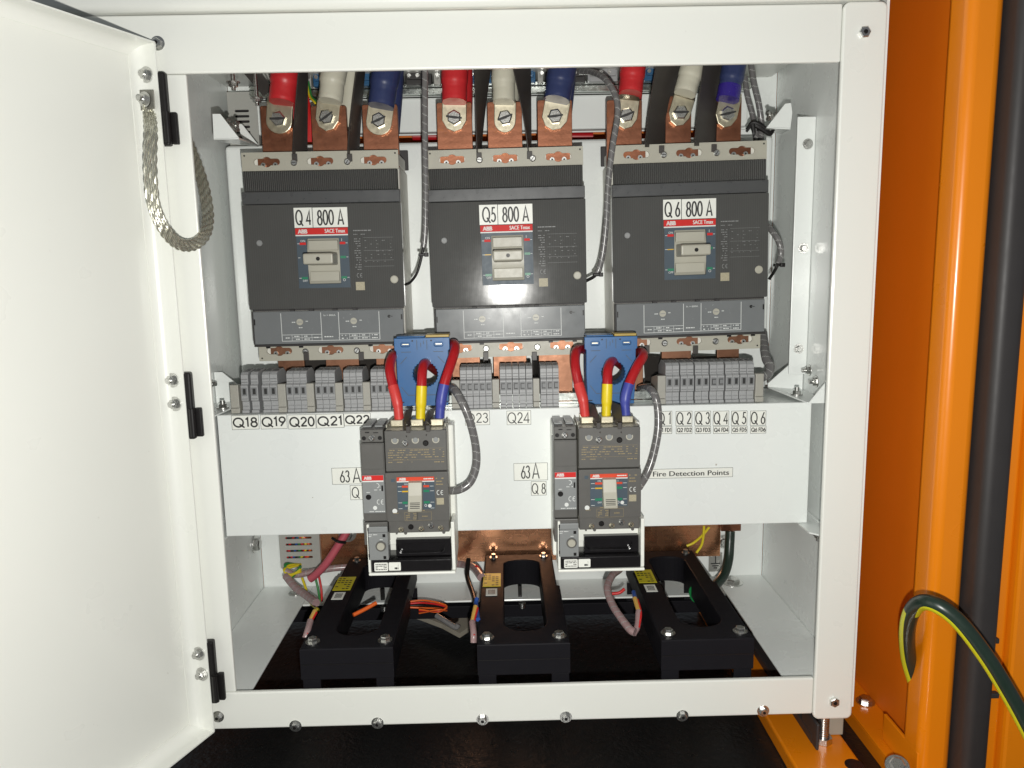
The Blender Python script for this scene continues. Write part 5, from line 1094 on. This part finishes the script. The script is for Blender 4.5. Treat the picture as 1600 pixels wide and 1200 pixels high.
# ------------------------------------------------------------------ floor mounted black transformers
def floor_ct(x, label, first):
    zt, th, L, w = -0.460, 0.041, 0.296, 0.1145
    t = thing('core_transformer', label, 'transformer', (x, 0.013, -0.60), group='black window transformers on the floor')
    z0 = zt-th+0.60; z1 = zt+0.60
    outl = [(-w/2, 0), (w/2, 0), (w/2, L*0.58), (w/2-0.004, L*0.585), (w/2-0.004, L), (-w/2+0.004, L), (-w/2+0.004, L*0.72), (-w/2, L*0.715)]
    s_, e_ = 0.034, 0.272; rw = 0.0275; win = []
    for i in range(13): a = PI+PI*i/12; win.append((0.004+rw*math.cos(a), s_+rw*0.85+rw*0.85*math.sin(a)))
    for i in range(13): a = PI*i/12; win.append((0.004+rw*math.cos(a), e_-rw*0.6+rw*0.6*math.sin(a)))
    bm = NB(); tb = curve_mesh([outl, win[::-1]], th/2, 0.0015); addbm(bm, tb, 0, Matrix.Translation((0, 0, (z0+z1)/2)))
    body = obj('body', bm, 'ctblack', t)
    bm = NB()
    bm2 = NB(); box(bm2, -w/2+0.0006, w/2-0.0006, -0.0004, 0.0, (z0+z1)/2-0.0005, (z0+z1)/2+0.0005); obj('seam', bm2, 'black', body)
    for sx, yy in ((-1, 0.018), (1, 0.018), (-0.88, L-0.012), (0.88, L-0.012)):
        bm = NB(); hexbolt(bm, (sx*(w/2-0.012), yy, z1), (0, 0, 1), 0.0062 if yy < 0.1 else 0.0042, 0.005, rot=random.random()); obj('bolt', bm, 'zinc', body)
    for sx in (-1, 1):
        for yy in (0.002, L-0.03):
            bm = NB(); xx = sx*(w/2-0.012); box(bm, xx-0.011, xx+0.011, yy+0.001, yy+0.004, 0.072, z0-0.0005, 0.0008); box(bm, xx-0.011, xx+0.011, yy+0.001, yy+0.030, 0.0685, 0.0715, 0.0008); 
            cyl(bm, (xx, yy+0.001, 0.079), (xx, yy-0.001, 0.079), 0.0035, 12, mi=1); obj('foot', bm, ['ctblack', 'zinc'], t)
    bm = NB(); box(bm, -w/2+0.003, -w/2+0.029, L*0.58, L*0.74, z1+0.0003, z1+0.0008)
    lb = obj('warning_label', bm, 'ylabel', body)
    bm = NB()
    for r_ in range(6):
        yy = L*0.59+r_*0.0072; rr = random.Random(r_)
        for k in range(4):
            if rr.random() < 0.75: x0 = -w/2+0.005+k*0.0055; f = bm.faces.new([bm.verts.new(p) for p in ((x0, yy, z1+0.0010), (x0+0.004, yy, z1+0.0010), (x0+0.004, yy+0.003, z1+0.0010), (x0, yy+0.003, z1+0.0010))])
    obj('print', bm, 'ink', lb)
    bm = NB(); box(bm, -w/2+0.008, -w/2+0.024, L*0.475, L*0.555, z1+0.0003, z1+0.0008); lb = obj('barcode_label', bm, 'sticker', body)
    bm = NB()
    for k in range(6): x0 = -w/2+0.0115+k*0.0017; f = bm.faces.new([bm.verts.new(p) for p in ((x0, L*0.49, z1+0.0010), (x0+0.0009, L*0.49, z1+0.0010), (x0+0.0009, L*0.54, z1+0.0010), (x0, L*0.54, z1+0.0010))])
    obj('barcode', bm, 'ink', lb)
    bm = NB(); yy = L+0.002; box(bm, -0.002, 0.004, yy-0.030, yy-0.024, z0-0.035, z0-0.0005); cyl(bm, (0.004, yy-0.035, z0-0.034), (0.004, yy-0.035, z0-0.026), 0.006, 12, mi=1); obj('rear_strap', bm, ['black', 'zinc'], t)
    return t
floor_ct(-0.2010, 'black window transformer with yellow label on the floor, left of the three', True)
floor_ct(0.0165, 'black window transformer with yellow label on the floor, middle of the three', False)
floor_ct(0.2435, 'black window transformer with yellow label on the floor, right of the three', False)
for yy, lab in ((0.028, 'black cross bar under the front feet of the floor transformers'), (0.290, 'black cross bar under the rear feet of the floor transformers')):
    bm = NB(); box(bm, -0.40, 0.40, yy-0.012, yy+0.014, -0.552, -0.532, 0.001); tag(wobj('cross_bar', bm, 'ctblack'), lab, 'support bar')
# ------------------------------------------------------------------ lower harness
def wire(pts, r, mt, label, name='wire', cat='wire', group=None, sub=8, n=10):
    bm = NB(); tube(bm, [P(*p) for p in pts], r, n, sub); return tag(wobj(name, bm, mt), label, cat, group)
G1 = 'wires in the lower left corner'
wire([(545, 826, 0.27), (530, 850, 0.265), (510, 880, 0.26), (493, 898, 0.26), (484, 905, 0.26)], 0.0062, 'pink', 'pink sleeved cable slanting down behind the left small breaker', 'cable', 'cable', G1)
bm = NB(); q = P(530, 843, 0.258); tube(bm, [q+Vector((-0.010, -0.003, 0.004)), q+Vector((0, -0.009, 0)), q+Vector((0.010, -0.003, -0.004))], 0.0022, 8, 6); tag(wobj('cable_tie', bm, 'black'), 'black tie around the slanting pink sleeved cable', 'cable tie')
conduit([(545, 886, 0.29), (520, 888, 0.285), (490, 893, 0.28), (462, 898, 0.275), (446, 892, 0.275)], 0.0052, 'grey pink wrapped harness lying low along the back left', mat='wrappink', group='wrapped harnesses low in the cabinet')
conduit([(447, 900, 0.27), (462, 918, 0.25), (478, 930, 0.23), (494, 942, 0.20)], 0.0060, 'pinkish wrapped harness dropping into the left floor transformer', mat='wrappink', group='wrapped harnesses low in the cabinet')
for k, (mt, nm) in enumerate((('wirey', 'first yellow wire'), ('wirey', 'second yellow wire'), ('wireg', 'green wire'))):
    wire([(470-k*4, 882, 0.30), (456-k*5, 886-k*2, 0.285), (444+k*3, 890+k*4, 0.275), (452+k*2, 898+k*2, 0.268), (470, 893-k*4, 0.262)], 0.0021, mt, nm+' looping under the lower left duct', group=G1)
wire([(472, 903, 0.27), (478, 920, 0.26), (481, 935, 0.25), (490, 947, 0.22), (498, 953, 0.2)], 0.0020, 'wirey', 'yellow wire dropping left of the left floor transformer', group=G1)
wire([(498, 898, 0.29), (502, 920, 0.285), (503, 940, 0.275)], 0.0018, 'wirer', 'red wire dropping behind the left floor transformer', group=G1)
wire([(492, 900, 0.29), (497, 920, 0.285), (500, 940, 0.275)], 0.0018, 'wireg', 'dark green wire dropping behind the left floor transformer', group=G1)
# side plugs of the floor transformers
def plug(pts, label):
    t = thing('wire_plug', label, 'connector', P(*pts[0]), group='wire plugs beside the floor transformers')
    bm = NB(); tube(bm, [P(*pts[0]), P(*pts[1])], 0.0032, 10, 1); wobj('crimp', bm, 'crimp', t)
    bm = NB(); tube(bm, [P(*p) for p in pts[1:]], 0.0042, 10, 6); wobj('sheath', bm, 'wrappink', t)
    bm = NB(); a = P(*pts[0]); tube(bm, [a+Vector((0.003, -0.004, 0)), P(*pts[1])+Vector((0.002, -0.005, 0)), P(*pts[2])+Vector((0.001, -0.005, 0))], 0.0015, 8, 5); wobj('wire', bm, 'wirer', t)
    return t
plug([(492, 955, 0.10), (485, 970, 0.08), (480, 988, 0.06), (477, 997, 0.055)], 'tan crimped wire plug left of the left floor transformer')
plug([(743, 948, 0.10), (738, 972, 0.07), (740, 990, 0.05), (740, 1004, 0.045)], 'tan crimped wire plug left of the middle floor transformer')
plug([(992, 935, 0.12), (998, 955, 0.09), (996, 978, 0.07), (990, 990, 0.06)], 'tan crimped wire plug left of the right floor transformer')
wire([(745, 935, 0.13), (744, 945, 0.12), (747, 968, 0.08)], 0.003, 'wireb', 'blue wire end left of the middle floor transformer', group='blue wire ends')
wire([(990, 925, 0.14), (993, 936, 0.12), (996, 945, 0.11)], 0.003, 'wireb', 'blue wire end left of the right floor transformer', group='blue wire ends')
wire([(976, 920, 0.15), (968, 926, 0.15), (955, 928, 0.15)], 0.0022, 'wirer', 'short red wire left of the right floor transformer')
conduit([(968, 890, 0.20), (956, 900, 0.17), (949, 920, 0.14), (957, 945, 0.11), (972, 968, 0.08), (985, 984, 0.06), (992, 988, 0.055)], 0.0052, 'grey wrapped harness curving left of the right floor transformer', mat='wrappink', group='wrapped harnesses low in the cabinet')
conduit([(706, 880, 0.30), (725, 882, 0.29), (740, 887, 0.26), (752, 902, 0.22)], 0.0062, 'pinkish wrapped harness entering the middle floor transformer from the left', mat='wrappink', group='wrapped harnesses low in the cabinet')
wire([(732, 874, 0.26), (730, 900, 0.23), (738, 925, 0.18), (744, 945, 0.13)], 0.0036, 'black', 'black cable hanging left of the middle floor transformer', 'cable', 'cable')
wire([(744, 885, 0.25), (750, 892, 0.24), (756, 905, 0.22)], 0.0030, 'wirer', 'short red wire at the back left of the middle floor transformer')
G2 = 'orange wires on the floor between the left and middle transformers'
for k in range(4):
    wire([(640, 940+k*3, 0.22), (662, 938+k*4, 0.22), (686, 942+k*3, 0.21), (698, 948+k*2, 0.20), (684, 956-k, 0.19), (655, 952+k*2, 0.20)], 0.0014, ('wireo', 'wirer', 'black', 'wireo')[k], ('upper bright orange wire', 'red wire', 'black wire', 'lower orange wire')[k]+' coiled behind the left floor transformer', group=G2)
wire([(552, 961, 0.12), (570, 952, 0.13), (588, 942, 0.14)], 0.0028, 'wireo', 'orange wire crossing the window of the left floor transformer')
bm = NB(); pl = [Pz(a, b, -0.590) for a, b in ((630, 938), (745, 934), (742, 974), (718, 990), (690, 975), (655, 962), (630, 955))]
tb = curve_mesh([[(p.x, p.y) for p in pl][::-1]], 0.004, 0.0005); addbm(bm, tb, 0, Matrix.Translation((0, 0, -0.594))); tag(wobj('steel_plate', bm, 'concrete'), 'dusty beige steel plate on the floor left of the middle transformer', 'plate')
bm = NB(); tube(bm, [P(682, 962, 0.17), P(695, 970, 0.16), P(712, 980, 0.15), P(716, 975, 0.15)], 0.004, 10, 5); tag(wobj('clip', bm, 'wrap'), 'grey plastic clip lying near the orange floor wires', 'clip')
# earth cable, sticker, yellow wires at right
t = thing('earth_cable', 'thick dark green earth cable hanging behind the right floor transformer', 'earth cable', P(1125, 905, 0.30))
bm = NB(); tube(bm, [P(1141, 830, 0.30), P(1140, 850, 0.295), P(1138, 875, 0.285), (P(1131, 898, 0.27)), P(1118, 914, 0.25), P(1105, 922, 0.23)], 0.0075, 16, 8); wobj('sheath', bm, 'earthgreen', t)
bm = NB(); q = P(1142, 822, 0.31); box(bm, q.x-0.016, q.x+0.016, 0.308, 0.312, q.z-0.008, q.z+0.02, 0.001); wobj('lug', bm, 'copper', t)
bm = NB(); hexbolt(bm, P(1131, 846, 0.342), r=0.008, h=0.006); wobj('bolt', bm, 'zinc', t)
G3 = 'yellow wires at the right of the copper bar'
wire([(1108, 824, 0.28), (1098, 836, 0.275), (1084, 848, 0.27), (1073, 853, 0.27)], 0.0020, 'wirey', 'yellow wire slanting left onto the right floor transformer', group=G3)
wire([(1100, 822, 0.28), (1099, 838, 0.272), (1096, 852, 0.265), (1088, 864, 0.26)], 0.0020, 'wirey', 'yellow wire dropping straight onto the right floor transformer', group=G3)
a, b = P(1107, 893, 0.3445), P(1128.5, 863, 0.3445)
t = thing('earth_sign', 'small grey sticker with black earth symbol on the rear white wall', 'sign', ((a.x+b.x)/2, 0.3445, a.z))
bm = NB(); box(bm, a.x, b.x, 0.3438, 0.3446, a.z, b.z); wobj('sticker', bm, 'foil', t)
bm = NB(); cx = (a.x+b.x)/2; h = b.z-a.z
for (x0, x1, z0, z1) in ((cx-0.0008, cx+0.0008, a.z+h*0.46, a.z+h*0.82), (cx-0.008, cx+0.008, a.z+h*0.40, a.z+h*0.46), (cx-0.0055, cx+0.0055, a.z+h*0.28, a.z+h*0.335), (cx-0.003, cx+0.003, a.z+h*0.17, a.z+h*0.225)): quad(bm, x0, x1, z0, z1, 0.3434)
wobj('earth_symbol', bm, 'ink', t)
bm = NB(); q = P(1088, 928, 0.22); cyl(bm, q, q+Vector((-0.004, -0.002, 0)), 0.012, 20); tag(wobj('round_tag', bm, 'green'), 'round green tag inside the window of the right floor transformer', 'tag')
# green and yellow earth lead on the orange post
wp = [P(1436, 1085, -0.03), P(1420, 1030, -0.045), P(1418, 980, -0.075), P(1430, 948, -0.10), P(1455, 942, -0.125), P(1495, 968, -0.14), P(1540, 1025, -0.15), P(1580, 1090, -0.155), P(1612, 1150, -0.16), P(1640, 1210, -0.16)]
t = thing('earth_lead', 'thick green cable with yellow stripe arching over the orange post', 'earth cable', wp[0])
ps = catmull(wp, 12)
# stripe follows the side of the cable facing down-left
def striped(bm, ps, r, n=28):
    N = len(ps); rings = []
    for i, p in enumerate(ps):
        d = (ps[min(i+1, N-1)]-ps[max(i-1, 0)]).normalized(); view = (CAMP-p).normalized()
        s = d.cross(view).normalized(); f = s.cross(d)      # s: sideways, f: towards viewer
        rings.append([bm.verts.new(p+(f*math.cos(2*PI*k/n)+s*math.sin(2*PI*k/n))*r) for k in range(n)])
    for i in range(N-1):
        for k in range(n):
            fc = bm.faces.new((rings[i][k], rings[i][(k+1) % n], rings[i+1][(k+1) % n], rings[i+1][k])); fc.smooth = True
            inner = i/N > 0.30
            fc.material_index = 1 if (3 <= k <= 6 if inner else n-6 <= k <= n-3) else 0
    bm.faces.new(rings[0]); bm.faces.new(rings[-1])
bm = NB(); striped(bm, ps, 0.0084); bmesh.ops.recalc_face_normals(bm, faces=bm.faces); wobj('sheath', bm, ['earthgreen', 'earthyellow'], t)
